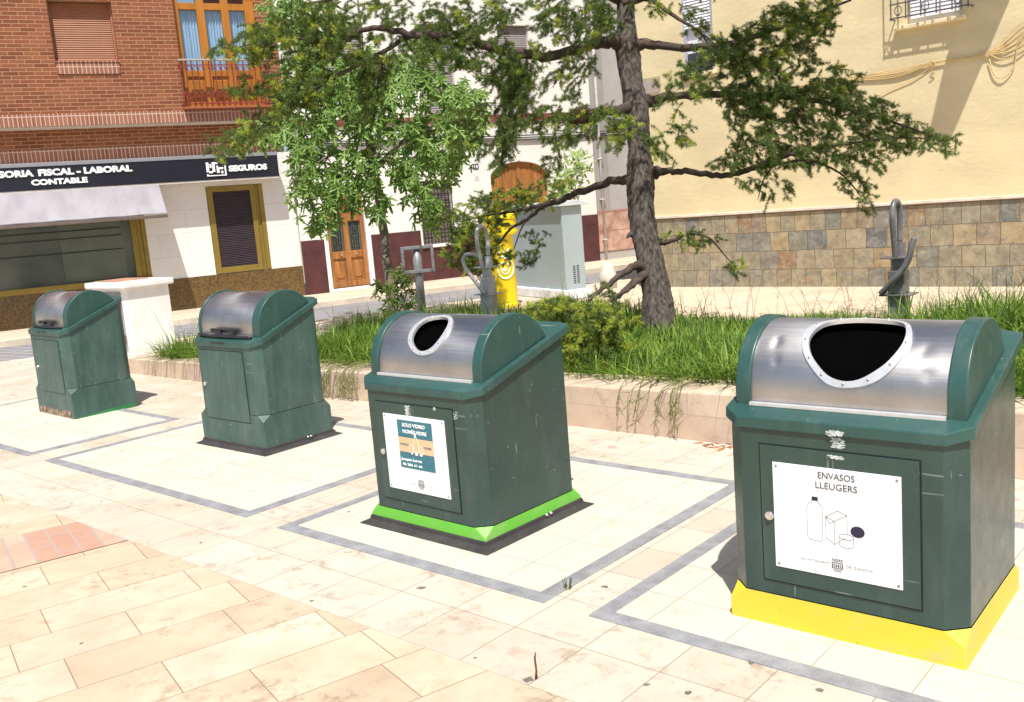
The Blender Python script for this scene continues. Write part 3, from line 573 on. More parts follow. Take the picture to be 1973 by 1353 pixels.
lg.build('logo', LT, sgn)
aw = empty('awning', (*street(0, .4), 2.5), ST_ANG, 'pale grey fabric awning sloping over the shop window', 'awning')
mb = MB(); NX, NY = 70, 10
for top in (1, 0):
    vs = []
    for j_ in range(NY+1):
        t_ = j_/NY
        for i_ in range(NX+1):
            x = -5.6+8.78*i_/NX; q_ = (x*1.15) % 1.0; sag = -.022*math.sin(math.pi*t_)-.014*math.sin(math.pi*q_)*math.sin(math.pi*t_)-.004*math.sin(x*9+t_*5)*t_
            vs.append((x+.02*t_*(i_ == NX), -.47*t_, .02-.57*t_+sag-(.012 if not top else 0)))
    mb.add(vs, [tuple((a, a+1, a+NX+2, a+NX+1)[::1 if top else -1]) for j_ in range(NY) for i_ in range(NX) for a in (j_*(NX+1)+i_,)])
B('canvas', mat('awning_canvas', (.30, .29, .315), .8, 0, .13, 2.2, .1, (1.5, 1, .4)), aw, mb, smooth=True, recalc=False)
mb = MB(); mb.box(-5.6, 3.20, -.50, -.455, -.635, -.575); B('front_bar', mat('awning_bar', (.14, .10, .085), .5), aw, mb, bev=.006)
# white house
wh = empty('white_house', (*ST_A, 0), ST_ANG, 'white rendered house with maroon dado, wooden doors and number fourteen', 'house')
WR = mat('white_render', (.80, .77, .72), .85, 0, .05, 1.3, .12); MAR = mat('maroon_render', (.085, .026, .026), .85, 0, .2, 3, .25, fine=.15)
holes = [(6.55, 7.42, .06, 2.25), (8.78, 9.58, .82, 2.26), (6.95, 7.8, 3.75, 5.7), (9.08, 9.92, 3.75, 5.7), (11.1, 11.94, 3.75, 5.7), (10.63, 12.2, .0, 2.6)]
B('wall', WR, wh, holes_wall(5.95, 13.54, 0, 9, holes, 0, .22), recalc=False)
mb = MB()
for a, b, z in ((5.95, 6.46, 1.16), (7.53, 8.72, 1.16), (8.72, 9.62, .74), (9.62, 10.55, 1.16), (12.28, 13.54, 1.16)): mb = MB(); mb.box(a, b, -.02, -.001, 0, z); B('maroon_dado', MAR, wh, mb)
mb = MB(); mb.box(5.95, 13.54, -.05, -.001, 3.52, 3.67); B('maroon_band', mat('maroon_band', (.20, .05, .05), .8), wh, mb)
mb = MB(); mb.box(6.46, 6.55, -.03, .05, 0, 2.3); mb.box(7.42, 7.53, -.03, .05, 0, 2.3); mb.box(6.55, 7.42, -.03, .05, 2.25, 2.3); mb.box(6.55, 7.42, -.08, .2, 0, .06); mb.box(8.72, 9.62, -.06, .02, .75, .818); B('white_surround', mat('white_stone_trim', (.85, .83, .80), .6), wh, mb, bev=.006)
mb = MB(); mb.box(6.55, 6.64, .05, .12, .06, 2.25); mb.box(7.33, 7.42, .05, .12, .06, 2.25); mb.box(6.93, 7.05, .04, .12, .06, 2.25); mb.box(6.64, 7.33, .05, .12, .06, .20); mb.box(6.64, 7.33, .05, .12, .70, .86); mb.box(6.64, 7.33, .05, .12, 1.5, 1.66); mb.box(6.64, 7.33, .05, .12, 2.1, 2.25); mb.box(6.64, 6.93, .08, .12, .2, .7); mb.box(7.05, 7.33, .08, .12, .2, .7); mb.box(6.64, 7.33, .09, .12, 1.66, 2.1)
do = B('front_door', OAK, wh, mb, bev=.01); 
for a, b in ((6.70, 6.88), (7.10, 7.28)): mb = MB(); mb.box(a, b, .06, .09, .27, .63); B('door_panel', OAK, do, mb, bev=.02)
for a, b in ((6.64, 6.93), (7.05, 7.33)): mb = MB(); mb.box(a, b, .10, .12, .86, 1.5); B('door_glass', GLASSD, do, mb)
mb = MB()
for a, b in ((6.64, 6.93), (7.05, 7.33)):
    for i in range(1, 5): x = a+(b-a)*i/5; mb.box(x-.006, x+.006, .075, .09, .86, 1.5)
    for z in (.97, 1.2, 1.40): mb.tube([((a+b)/2+.09*math.cos(t), .078, z+.07*math.sin(t)) for t in np.linspace(0, 6.28, 14)], .007, 5)
B('door_grille', mat('grille_iron', (.02, .018, .02), .5), do, mb); 
for x in (6.83, 7.17): mb = MB(); mb.disc(x, .05, .78, .02, .03); B('door_knob', CHROME, do, mb)
GR = MATS['grille_iron']
mb = MB(); mb.box(8.78, 9.58, .12, .14, .82, 2.26)
for i in range(36): z = .83+i*.04; mb.box(8.79, 9.57, .095, .12, z, z+.032)
go = B('barred_window', mat('grey_shutter', (.20, .155, .15), .6, 0, .1), wh, mb)
mb = MB()
for i in range(10): x = 8.80+i*.0845; mb.box(x-.007, x+.007, -.05, -.036, .84, 2.22)
for z in (.87, 1.05, 1.22, 1.39, 1.56, 1.73, 1.90, 2.05, 2.2): mb.box(8.77, 9.59, -.034, -.022, z, z+.014)
B('window_bars', GR, go, mb)
for x0 in (6.95, 9.08, 11.1):
    mb = MB(); mb.box(x0, x0+.85, .14, .16, 3.75, 5.7)
    for i in range(38): z = 3.77+i*.05; mb.prism([(.09, z), (.13, z+.01), (.13, z+.045), (.10, z+.04)], x0+.02, x0+.83, 'x')
    B('louvred_shutter', mat('grey_louvre', (.30, .26, .26), .6), wh, mb)
n = 20; ar = [(10.63, .0), (12.2, .0), (12.2, 2.22)]+[(11.415+.785*math.cos(t), 2.22+.35*math.sin(t)) for t in np.linspace(0, math.pi, n)][1:]
mb = MB(); mb.prism(ar, .10, .16, 'y'); ao = B('arched_door', OAK, wh, mb)
mb = MB()
for i in range(9): x = 10.63+i*.175; mb.box(x+.015, min(x+.16, 12.19), .085, .102, .05, 2.20 if abs(x+.08-11.41) > .5 else 2.42)
mb.box(10.64, 12.19, .075, .1, 1.88, 1.97); mb.box(11.395, 11.435, .07, .1, .02, 2.5); B('door_boards', OAK, ao, mb, bev=.006)
m2 = MB(); arc = [(11.415+.785*math.cos(t), 2.22+.35*math.sin(t)) for t in np.linspace(0, math.pi, n)]
for sgn_, pts in ((1, arc[:n//2]), (-1, arc[n//2:])):
    cn = (12.2, 2.6) if sgn_ > 0 else (10.63, 2.6); pl = [cn]+(pts if sgn_ > 0 else pts)
    if sgn_ > 0: pl = pl+[(11.415+.02, 2.6)]
    else: pl = [(10.63, 2.6), (11.415+.02, 2.6)]+pts
    m2.prism(pl, 0.0005, .1, 'y')
B('arch_head', WR, wh, m2)
m = MB(); m.box(10.2, 10.335, -.012, -.001, 2.445, 2.575); o = m.build('house_number', mat('number_tile', (.035, .05, .13), .3), None, False, .002, (*ST_A, 0), ST_ANG); tag(o, 'small dark blue house number tile beside the arched door', 'number tile')
text_mesh('lettering', '14', LT, o, 10.225, 10.31, 2.465, 2.555, -.012, .02)
m = MB(); m.box(10.21, 10.325, -.008, -.001, 2.20, 2.31); o = m.build('notice', mat('notice_grey', (.6, .6, .6), .6), None, False, .001, (*ST_A, 0), ST_ANG); tag(o, 'small pale notice below the house number tile', 'notice')
text_mesh('lettering', '14', PALE, o, 10.235, 10.30, 2.23, 2.28, -.008, 0)
m = MB(); m.box(6.05, 6.30, -.13, -.001, 2.57, 3.0); t = m.build('meter_box', mat('meter_box_grey', (.66, .66, .66), .5), None, False, .01, (*ST_A, 0), ST_ANG); tag(t, 'pale meter box with black cables on the white wall edge', 'meter box')
mb = MB(); mb.tube(catmull([(6.16, -.05, 2.57), (6.15, -.05, 2.45), (6.05, -.03, 2.40), (5.99, -.03, 2.55), (5.98, -.03, 3.3), (5.98, -.03, 5)], 6), .016, 6); mb.tube([(6.04, -.03, 2.5), (6.03, -.03, 3.4), (6.03, -.03, 5)], .012, 6); B('cables', PLAST, t, mb, smooth=True)
mb = MB()
for k, dz_ in enumerate((0, .05, -.05)): mb.tube(catmull([(6.1, -.03, 3.22+dz_), (8, -.04, 3.14+dz_*.8), (10.4, -.04, 3.13+dz_), (12, -.05, 3.12+dz_), (13.9, -.04, 3.14+dz_), (16, -.04, 3.2+dz_)], 6), .014, 5)
o = mb.build('wall_cable', mat('cable_grey', (.07, .07, .08), .6), None, True, 0, (*ST_A, 0), ST_ANG); tag(o, 'bundle of dark cables strung across the white house', 'cable')
gh = empty('grey_house', (*ST_A, 0), ST_ANG, 'grey rendered house with pink stone dado behind the cedar trunk', 'house')
mb = MB(); mb.box(13.545, 22, .02, 8, 0, 9); B('wall', mat('grey_render', (.42, .40, .385), .9, 0, .07, 1.5, .15), gh, mb)
mb = MB(); mb.box(13.55, 22, -.005, .019, .22, 1.19); B('pink_dado', mat('pink_stone', (.50, .27, .20), .6, 0, .3, 3.5, .1, col2=(.62, .42, .34)), gh, mb)
mb = MB(); mb.box(13.55, 22, -.012, .019, 1.19, 1.24); mb.box(13.55, 22, -.010, .019, .72, .735); B('dado_moulding', mat('pink_trim', (.42, .22, .19), .6), gh, mb)
mb = MB(); mb.box(13.55, 13.96, .0, .019, 1.24, 9); B('pilaster', mat('darker_render', (.34, .32, .31), .9, 0, .06, 1.5), gh, mb)
mb = MB(); mb.tube([(13.70, -.06, 0), (13.70, -.06, 3.2), (13.70, -.06, 8.5)], .035, 10)
for z in (.5, 1.5, 2.5): mb.box(13.64, 13.76, -.1, .02, z, z+.03)
o = mb.build('drainpipe', mat('pipe_grey', (.55, .52, .50), .5), None, True, 0, (*ST_A, 0), ST_ANG); tag(o, 'slim pale drainpipe at the edge of the grey house', 'drainpipe')

# ------------------------------------------------------------------ yellow house on the right
YA = (2.78, 15.72); YR = R(-42.4)
yh = empty('yellow_house', (*YA, 0), YR, 'yellow rendered house with a stone clad base', 'house')
YW = mat('yellow_render', (.70, .595, .365), .85, 0, .09, .9, .45, (1, 1, 2.2), fine=.05)
DS = brickmat('slate_cladding', .295, .287, .005, [(0, (.20, .205, .19)), (.15, (.38, .325, .21)), (.3, (.31, .275, .205)), (.42, (.46, .37, .21)), (.52, (.17, .18, .19)), (.6, (.40, .345, .24)), (.75, (.30, .25, .175)), (.88, (.44, .345, .19)), (.95, (.31, .19, .11)), (1, (.36, .32, .24))], (.13, .105, .075), 'xzy', .37, .75, .5, 0, (.12, .0, 0), .35, 6, .3, .8, 3, .03, [((.42, .38, .28), .48, .60, 7, .35), ((.16, .165, .155), .56, .64, 8, .6), ((.42, .24, .12), .63, .70, 7, .6), ((.52, .45, .34), .60, .68, 12, .5)])
holes = [(3.88, 4.60, 3.54, 5.6), (.42, .97, 3.40, 5.6)]
mb = holes_wall(-.6, 14, 1.17, 9, holes, 0, .16); mb.add([(-.6, 0, 0), (-.6, 8, 0), (-.6, 8, 9), (-.6, 0, 9)], [(0, 1, 2, 3)]); mb.add([(-.6, 0, 9), (14, 0, 9), (14, 8, 9), (-.6, 8, 9)], [(0, 1, 2, 3)])
B('wall', YW, yh, mb, recalc=False)
mb = MB(); mb.box(-.6, 14, -.02, .3, 0, 1.145); B('stone_dado', DS, yh, mb)
mb = MB(); mb.box(-.61, 14, -.05, .1, 1.146, 1.185); B('dado_ledge', mat('pale_ledge', (.70, .60, .52), .7), yh, mb, bev=.005)
WB = mat('white_blind', (.74, .74, .80), .5)
mb = MB(); mb.box(3.88, 4.60, .12, .15, 3.54, 5.6)
for i in range(40): z = 3.62+i*.05; mb.prism([(.06, z), (.09, z-.004), (.10, z+.042), (.07, z+.042)], 3.92, 4.56, 'x')
wo = B('shuttered_window', WB, yh, mb)
mb = MB(); mb.box(3.76, 4.66, -.10, .12, 3.48, 3.535); B('window_sill', mat('cream_sill', (.78, .66, .42), .7), wo, mb, bev=.008)
mb = MB()
for z in (3.62, 3.80, 4.7): mb.box(3.74, 4.74, -.19, -.175, z, z+.016)
for i in range(6): x = 3.755+i*.194; mb.box(x-.007, x+.007, -.188, -.176, 3.60, 4.72)
for x in (3.745, 4.735): mb.box(x-.007, x+.007, -.188, .0, 3.62, 3.636); mb.box(x-.007, x+.007, -.188, .0, 4.7, 4.716)
for x in (3.85, 4.2, 4.6): mb.tube([(x+.045*math.cos(t), -.182, 3.72+.06*math.sin(t)) for t in np.linspace(0, 6.28, 14)], .006, 5); mb.tube([(x, -.182, 3.655), (x, -.19, 3.675)], .022, 8)
B('window_grille', mat('grey_iron', (.09, .09, .10), .5), wo, mb)
mb = MB(); mb.box(.42, .97, .12, .15, 3.40, 5.6)
for i in range(32): z = 4.10+i*.045; mb.prism([(.05, z), (.08, z-.004), (.09, z+.036), (.06, z+.036)], .44, .92, 'x')
wo = B('tall_window', WB, yh, mb); mb = MB(); mb.box(.93, .97, .03, .12, 3.40, 5.6); mb.box(.42, .45, .03, .12, 3.4, 5.6); B('window_frame', mat('lilac_frame', (.45, .45, .55), .5), wo, mb)
mb = MB(); mb.box(.45, .93, .10, .119, 3.42, 3.72); B('dark_pane', mat('dark_pane', (.05, .05, .06), .2), wo, mb); mb = MB(); mb.box(.38, 1.0, -.06, .12, 3.34, 3.395); B('window_sill', MATS['cream_sill'], wo, mb, bev=.006)
m = MB(); m.box(-.37, -.015, -.02, -.001, 3.17, 3.45); pq = m.build('wall_plaque', mat('plaque_frame', (.42, .36, .24), .6), None, False, .003, (*YA, 0), YR); tag(pq, 'framed ceramic tile plaque on the yellow wall beside the cedar trunk', 'plaque')
m = MB(); m.box(-.34, -.045, -.024, -.0195, 3.20, 3.40); m.build('plaque_tile', mat('plaque_tile', (.62, .60, .58), .4, 0, .4, 14, col2=(.45, .33, .26)), pq)
mb = MB(); CT = mat('yellow_painted_cable', (.62, .46, .22), .7); r = random.Random(5)
for k in range(5):
    a = (k-2)*.012
    mb.tube(catmull([(1.2, -.02, 2.88+a), (2.2, -.02, 2.93+a), (3.03, -.02, 2.955+a*1.4-.02*(k > 3)), (3.74, -.025, 2.93+a*2), (4.29, -.03, 2.995+a*.5), (4.93, -.03, 3.005+a), (5.33, -.03, 3.18+a*6), (6.0, -.03, 3.5+a*5)], 7), .007, 5)
mb.tube(catmull([(4.93, -.03, 2.93), (4.99, -.03, 2.74), (5.09, -.03, 2.67), (5.22, -.03, 2.80), (5.28, -.03, 3.1), (5.5, -.03, 3.4)], 7), .008, 5)
mb.tube(catmull([(3.5, -.02, 2.66), (3.7, -.02, 2.74), (4.0, -.02, 2.83), (4.28, -.02, 2.985)], 7), .006, 5); mb.tube(catmull([(4.2, -.03, 3.03), (4.27, -.04, 2.98), (4.22, -.03, 2.90), (4.27, -.03, 2.86), (4.20, -.03, 2.82)], 5), .006, 5)
mb.tube(catmull([(4.93, -.03, 2.99), (5.1, -.03, 2.90), (5.3, -.03, 2.96), (5.6, -.03, 3.2), (6, -.03, 3.4)], 6), .007, 5)
o = mb.build('wall_cable', CT, None, True, 0, (*YA, 0), YR); tag(o, 'sagging bundle of yellow painted cables on the yellow wall', 'cable')
# unseen slab added above the frame, outlined to shade the yellow wall
bl = MB(); bl.prism([(5.12, 0), (5.90, 0), (5.79, -.70), (5.67, -1.32), (5.55, -1.345), (5.37, -1.30), (5.28, -1.0), (5.20, -.60)], 5.36, 5.46, 'z')
bl.build('projecting_slab', mat('cream_slab', (.7, .6, .4), .8), yh, False, .01)

# ------------------------------------------------------------------ street furniture
# white masonry meter pillar
t = empty('meter_pillar', (-4.97, 12.30, 0), YAW, 'white masonry meter pillar with grey metal doors behind the farthest bin', 'meter pillar')
WP = mat('white_paint_masonry', (.82, .80, .78), .8, 0, .05, 5, .2)
mb = MB(); mb.box(-.96, 0, 0, .60, 0, .90); B('masonry', WP, t, mb, bev=.01)
mb = MB(); mb.box(-1.04, .06, -.07, .66, .90, .985); B('cap', WP, t, mb, bev=.02)
mb = MB(); mb.prism([(-1.0, .986), (-.30, .986), (-.34, 1.0), (-.97, 1.0)], .05, .5, 'y'); B('cap_tiles', mat('terracotta_bits', (.42, .22, .14), .8, 0, .3, 14), t, mb)
mb = MB(); mb.box(-.86, -.16, -.015, -.001, .08, .86); do = B('metal_door', mat('galvanised_door', (.36, .36, .38), .5, .3, .18, 9, .1, fine=.15), t, mb, bev=.004)
mb = MB(); mb.box(-.515, -.505, -.018, -.015, .09, .79); mb.box(-.86, -.16, -.02, -.015, .78, .86); B('door_seams', mat('seam_grey', (.25, .24, .25), .6), do, mb)
mb = MB()
for z in (.18, .66): mb = MB(); mb.box(-.185, -.155, -.03, -.015, z, z+.10); B('hinge', mat('rusty_hinge', (.16, .07, .06), .7), do, mb)
# blue-grey cabinet, aligned with the street
t = empty('utility_cabinet', (.95, 14.93, 0), ST_ANG, 'blue grey utility cabinet with vent slots on a white plinth', 'cabinet')
CB = mat('blue_grey_metal', (.35, .43, .46), .45, .1, .04, 2)
mb = MB(); mb.box(-.06, .45, -.06, 1.75, 0, .165); B('plinth', mat('plinth_concrete', (.72, .74, .76), .8), t, mb, bev=.02)
mb = MB(); mb.box(0, .38, 0, 1.69, .165, 1.49); co = B('cabinet_body', CB, t, mb, bev=.012)
mb = MB(); mb.box(-.07, .47, -.07, 1.76, 1.491, 1.535); mb.prism([(-.06, 1.536), (.46, 1.536), (.20, 1.575)], -.06, 1.75, 'y'); B('roof', mat('roof_pale', (.55, .60, .63), .45), t, mb, bev=.006)
mb = MB()
for i in range(9):
    for a in (.145, .215): z = .26+i*.033; mb.box(a, a+.045, -.004, .001, z, z+.016)
B('vent_slots', mat('vent_dark', (.06, .07, .075), .6), co, mb)
# yellow pillar mailbox
t = empty('pillar_mailbox', (-.03, 14.7, 0), R(0), 'bright yellow cylindrical pillar mailbox with white spiral horn emblem', 'mailbox')
YM = mat('mailbox_yellow', (.80, .62, .006), .35, 0, .05, 3)
mb = MB(); mb.lathe([(.205, 0), (.205, .05), (.19, .07), (.19, 1.10), (.20, 1.12)], 36); autosmooth(B('body', YM, t, mb), 30)
mb = MB(); mb.lathe([(.20, 1.12), (.262, 1.14), (.27, 1.17), (.262, 1.20), (.255, 1.20), (.255, 1.36), (.268, 1.375), (.268, 1.40), (.24, 1.44), (.16, 1.48), (.02, 1.50)], 36); ho = B('head', YM, t, mb); autosmooth(ho, 30)
mb = MB(); mb.box(-.15, .15, -.262, -.2, 1.29, 1.315); B('letter_slot', GAP, t, mb)
em = MB()
def onc(x, z, rr=.1925): return (x, -math.sqrt(max(rr*rr-x*x, 0)), z)
EC = (.02, .60); SP = []
for a in np.linspace(0, 2*math.pi*1.9, 70): rr = .035+.062*a/(2*math.pi); SP.append(onc(EC[0]+rr*math.cos(a+2.2), EC[1]+rr*math.sin(a+2.2)*1.15))
em.tube(SP, [.010+.007*i/70 for i in range(70)], 6); em.tube([onc(EC[0]+.02*math.cos(a), EC[1]+.02*math.sin(a)) for a in np.linspace(0, 6.3, 14)], .016, 6)
for x in (-.06, 0, .06): em.tube([onc(x+.02, .83), onc(x*1.3+.02, .92)], [.02, .012], 6)
em.tube([onc(-.06+x*.01, .80) for x in range(0, 17)], .013, 6); B('horn_emblem', mat('emblem_white', (.85, .86, .60), .4), t, em, smooth=True)
# white bollard
mb = MB(); mb.lathe([(.155, 0), (.15, .26), (.135, .28), (.135, .30), (.12, .32), (.115, .37), (.09, .42), (.045, .45), (.002, .455)], 24)
o = mb.build('bollard', mat('white_concrete', (.58, .55, .50), .8, 0, .05, 6, .2), None, True, 0, (1.78, 16.4, 0)); tag(o, 'short white concrete bollard with domed top by the road', 'bollard')
# empty square sign frame on a post
GALV = mat('galvanised_steel', (.28, .29, .30), .45, .2, .2, 12, .15, fine=.15)
q = PX(804, 500, 11.85); t = empty('sign_post', (q[0], q[1], .15), R(12), 'grey steel post carrying an empty square sign frame', 'sign post')
mb = MB(); mb.tube([(0, 0, 0), (0, 0, .72), (0, 0, 1.0)], .055, 16); B('post', GALV, t, mb, smooth=True)
mb = MB(); z0, z1, w = .68, 1.02, .205
mb.box(-w, w, -.075, -.045, z0, z0+.04); mb.box(-w, w, -.075, -.045, z1-.04, z1); mb.box(-w, -w+.035, -.075, -.045, z0+.04, z1-.04); mb.box(w-.035, w, -.075, -.045, z0+.04, z1-.04); B('frame', GALV, t, mb, bev=.004)
# two steel filling posts
def filling_post(u, v, zf, lab, mirror, rust):
    p = uv(u, v); t = empty('filling_post', (p[0], p[1], 0), YAW, lab, 'steel post', 'steel pipe posts in the planter'); gm = rust
    mb = MB(); mb.box(-.072, .072, -.072, .072, .1, zf-.008); B('lower_post', gm, t, mb, bev=.008)
    mb = MB(); mb.box(-.13, .13, -.11, .11, zf-.007, zf+.007); B('flange', gm, t, mb, bev=.003); mb = MB(); mb.box(-.115, .115, -.10, .10, zf+.305, zf+.319); B('flange', gm, t, mb, bev=.003)
    mb = MB(); mb.box(-.068, .068, -.068, .068, zf+.007, zf+.205); B('middle_post', gm, t, mb, bev=.008)
    mb = MB(); mb.loft([[(.06*math.cos(a), .06*math.sin(a), z) for a in np.linspace(.39, 6.67, 9)[:-1]] for z in (zf+.205, zf+.305)]); B('collar', gm, t, mb, bev=.003)
    mb = MB(); z = zf+.319
    mb.tube(catmull([(0, -.072, z), (0, -.085, z+.10), (0, -.115, z+.24), (0, -.12, z+.34), (0, -.10, z+.42), (0, -.045, z+.46), (0, .02, z+.44), (0, .052, z+.37), (0, .055, z+.25), (0, .045, z+.12)], 6), .0235, 12); B('loop_pipe', gm, t, mb, smooth=True)
    mb = MB(); mb.tube([(0, .045, z), (0, .045, z+.115)], .045, 14); autosmooth(B('stub', gm, t, mb), 40)
    mb = MB()
    if mirror: pts = [(.03, -.10, zf+.01), (-.05, -.12, zf+.12), (-.17, -.14, zf+.28), (-.225, -.14, zf+.38), (-.23, -.13, zf+.43), (-.19, -.11, zf+.47), (-.12, -.07, zf+.465), (-.07, -.04, zf+.44)]
    else: pts = [(-.11, -.10, zf+.015), (-.03, -.12, zf+.10), (.06, -.12, zf+.20), (.12, -.11, zf+.30), (.15, -.11, zf+.42), (.165, -.10, zf+.47)]
    mb.tube(catmull(pts, 6), .022 if mirror else .026, 12); B('side_pipe', gm, t, mb, smooth=True); return t
filling_post(-7.37, 7.95, .59, 'pale galvanised post with looped pipe standing beside the yellow mailbox', True, mat('bright_galvanised', (.55, .55, .56), .42, .15, .15, 10, .1, fine=.15))
filling_post(-2.76, 8.05, .585, 'dark steel post with looped pipe in front of the stone clad wall', False, mat('dark_galvanised', (.19, .185, .19), .38, .25, .25, 10, .15, fine=.2))

# ------------------------------------------------------------------ vegetation
def inside(poly, P):
    x, y = P[:, 0], P[:, 1]; r = np.zeros(len(P), bool); n = len(poly)
    for i in range(n):
        (x1, y1), (x2, y2) = poly[i], poly[(i+1) % n]
        c = ((y1 > y) != (y2 > y)) & (x < (x2-x1)*(y-y1)/(y2-y1+1e-9)+x1); r ^= c
    return r
def area(poly): a = np.array(poly, float); b = np.roll(a, -1, 0); return abs((a[:, 0]*b[:, 1]-b[:, 0]*a[:, 1]).sum())/2
def scatter(poly, n):
    a = np.array(poly, float); lo, hi = a.min(0), a.max(0); out = np.zeros((0, 2))
    while len(out) < n:
        p = lo+(hi-lo)*RNG.random((n*3+20, 2)); out = np.vstack([out, p[inside(poly, p)]])
    return out[:n]
def unit(v): return v/(np.linalg.norm(v, axis=-1, keepdims=True)+1e-12)
def limb(name, pts, m, parent, n=8, wob=.012, knots=0):           # pts: (px, py, depth, radius)
    P = catmull([(*PX(p[0], p[1], p[2]), p[3]) for p in pts], 6); P = np.array(P)
    P[1:-1, :3] += RNG.normal(0, wob, (len(P)-2, 3))*np.minimum(1, P[1:-1, 3:4]*20)
    mb = MB(); mb.tube(P[:, :3], list(P[:, 3]), n); return mb.build(name, m, parent, True)
BARK = mat('cedar_bark', (.075, .055, .045), .9, 0, .40, 34, 1.0, (1, 1, .4), col2=(.27, .23, .20), lo=.36, hi=.72, fine=.55)
BARKD = mat('cedar_limb_bark', (.075, .052, .042), .9, 0, .35, 14, .6)
base = PX(1268, 592, 9.14); ce = empty('cedar_tree', (base[0], base[1], .2), 0, 'tall cedar with spreading limbs and furrowed trunk in the planter', 'tree')
INV = -np.array([base[0], base[1], .2])
def local(o): o.location = tuple(INV); return o
def limbC(pts, n=8): local(limb('branch', pts, BARKD, ce, n))
# trunk: an uneven furrowed column
tp = [(1270, 640, 9.1, .18), (1267, 592, 9.14, .158), (1263, 560, 9.17, .140), (1252, 500, 9.2, .130), (1243, 450, 9.24, .128), (1236, 400, 9.28, .128), (1234, 345, 9.34, .138), (1231, 285, 9.38, .108), (1226, 215, 9.42, .122), (1217, 160, 9.48, .108), (1209, 95, 9.53, .122), (1207, 40, 9.58, .092), (1205, -10, 9.62, .09), (1196, -120, 9.7, .08), (1170, -320, 9.85, .06), (1150, -560, 10, .03)]
P = np.array(catmull([(*PX(a, b, c), d) for a, b, c, d in tp], 8)); n = 28; rings = []
for i, p in enumerate(P):
    ring = []
    for k in range(n):
        a = 2*math.pi*k/n; rr = p[3]*(1+.05*math.sin(3*a+i*.13)+.035*math.sin(7*a-i*.21)+.03*RNG.standard_normal())
        ring.append((p[0]+rr*math.cos(a), p[1]+rr*math.sin(a), p[2]))
    rings.append(ring)
mb = MB(); mb.loft(rings); local(mb.build('trunk', BARK, ce, True))
LIMBS = [
 [(1238, 338, 9.32, .075), (1200, 345, 9.4, .045), (1150, 358, 9.8, .040), (1100, 378, 10.3, .036), (1050, 395, 10.8, .030), (1000, 405, 11.2, .022), (940, 415, 11.4, .015), (880, 428, 11.5, .006)],
 [(1050, 395, 10.8, .026), (1020, 420, 11.0, .022), (985, 440, 11.2, .018), (960, 470, 11.4, .012), (930, 500, 11.5, .006)],
 [(1040, 400, 10.9, .018), (1010, 430, 11.0, .012), (990, 480, 11.1, .006)],
 [(1210, 85, 9.53, .085), (1160, 80, 9.4, .060), (1100, 98, 9.3, .050), (1030, 108, 9.2, .048), (950, 92, 9.1, .044), (880, 70, 9.0, .040), (800, 68, 8.95, .034), (720, 52, 8.9, .026), (640, 88, 8.9, .018), (560, 72, 8.9, .011), (450, 92, 8.9, .004)],
 [(1000, 98, 9.2, .035), (990, 140, 9.2, .032), (985, 200, 9.2, .026), (975, 260, 9.2, .018), (965, 320, 9.2, .008)],
 [(800, 60, 8.95, .028), (740, 100, 9.0, .022), (660, 140, 9.0, .018), (590, 185, 9.0, .013), (520, 235, 9.1, .009), (440, 290, 9.1, .004)],
 [(740, 95, 9.0, .018), (730, 150, 9.05, .014), (720, 230, 9.1, .005)],
 [(1195, 0, 9.58, .06), (1100, -22, 9.3, .04), (980, -10, 9.1, .032), (850, -28, 9.0, .026), (700, -12, 8.9, .018), (580, 10, 8.9, .008)],
 [(1225, 205, 9.42, .07), (1190, 212, 9.3, .05), (1150, 215, 9.1, .03), (1110, 222, 9.0, .018), (1075, 240, 8.9, .008)],
 [(1255, 332, 9.34, .07), (1285, 330, 9.25, .034), (1330, 332, 9.1, .030), (1390, 338, 9.0, .028), (1440, 328, 8.9, .026), (1500, 305, 8.8, .022), (1570, 285, 8.7, .018), (1650, 275, 8.6, .013), (1740, 265, 8.5, .009), (1830, 272, 8.5, .003)],
 [(1440, 328, 8.9, .018), (1490, 318, 8.85, .015), (1560, 310, 8.8, .012), (1620, 335, 8.75, .009), (1660, 380, 8.7, .005)],
 [(1245, 195, 9.42, .07), (1290, 187, 9.3, .042), (1360, 183, 9.1, .036), (1440, 182, 9.0, .033), (1530, 188, 8.9, .028), (1620, 205, 8.8, .021), (1710, 232, 8.7, .013), (1820, 270, 8.6, .004)],
 [(1215, 88, 9.53, .075), (1270, 88, 9.4, .042), (1330, 92, 9.2, .038), (1400, 85, 9.0, .032), (1480, 60, 8.9, .026), (1560, 30, 8.8, .018), (1640, 0, 8.7, .01)],
 [(1196, 5, 9.6, .05), (1250, 0, 9.4, .028), (1300, 30, 9.2, .020), (1345, 60, 9.1, .012), (1390, 95, 9.0, .006)],
 [(1268, 462, 9.2, .045), (1290, 466, 9.1, .022), (1330, 450, 9.0, .013), (1365, 458, 8.9, .009), (1395, 490, 8.85, .006), (1425, 525, 8.8, .003)],
 [(1245, 520, 9.18, .065), (1222, 512, 9.05, .040), (1190, 535, 8.9, .028), (1160, 558, 8.8, .022), (1135, 580, 8.7, .012)],
 [(1250, 530, 9.15, .05), (1225, 540, 9.0, .034), (1200, 562, 8.8, .022), (1182, 582, 8.6, .012)],
 [(1238, 535, 9.1, .03), (1205, 560, 8.7, .02), (1150, 592, 8.1, .016), (1100, 602, 7.6, .012), (1040, 600, 7.5, .005)],
 [(1490, 318, 8.85, .01), (1470, 350, 8.85, .007), (1460, 385, 8.85, .003)],
 [(1215, 452, 9.0, .030), (1208, 458, 8.98, .010)],
]
for L_ in LIMBS: limbC(L_)
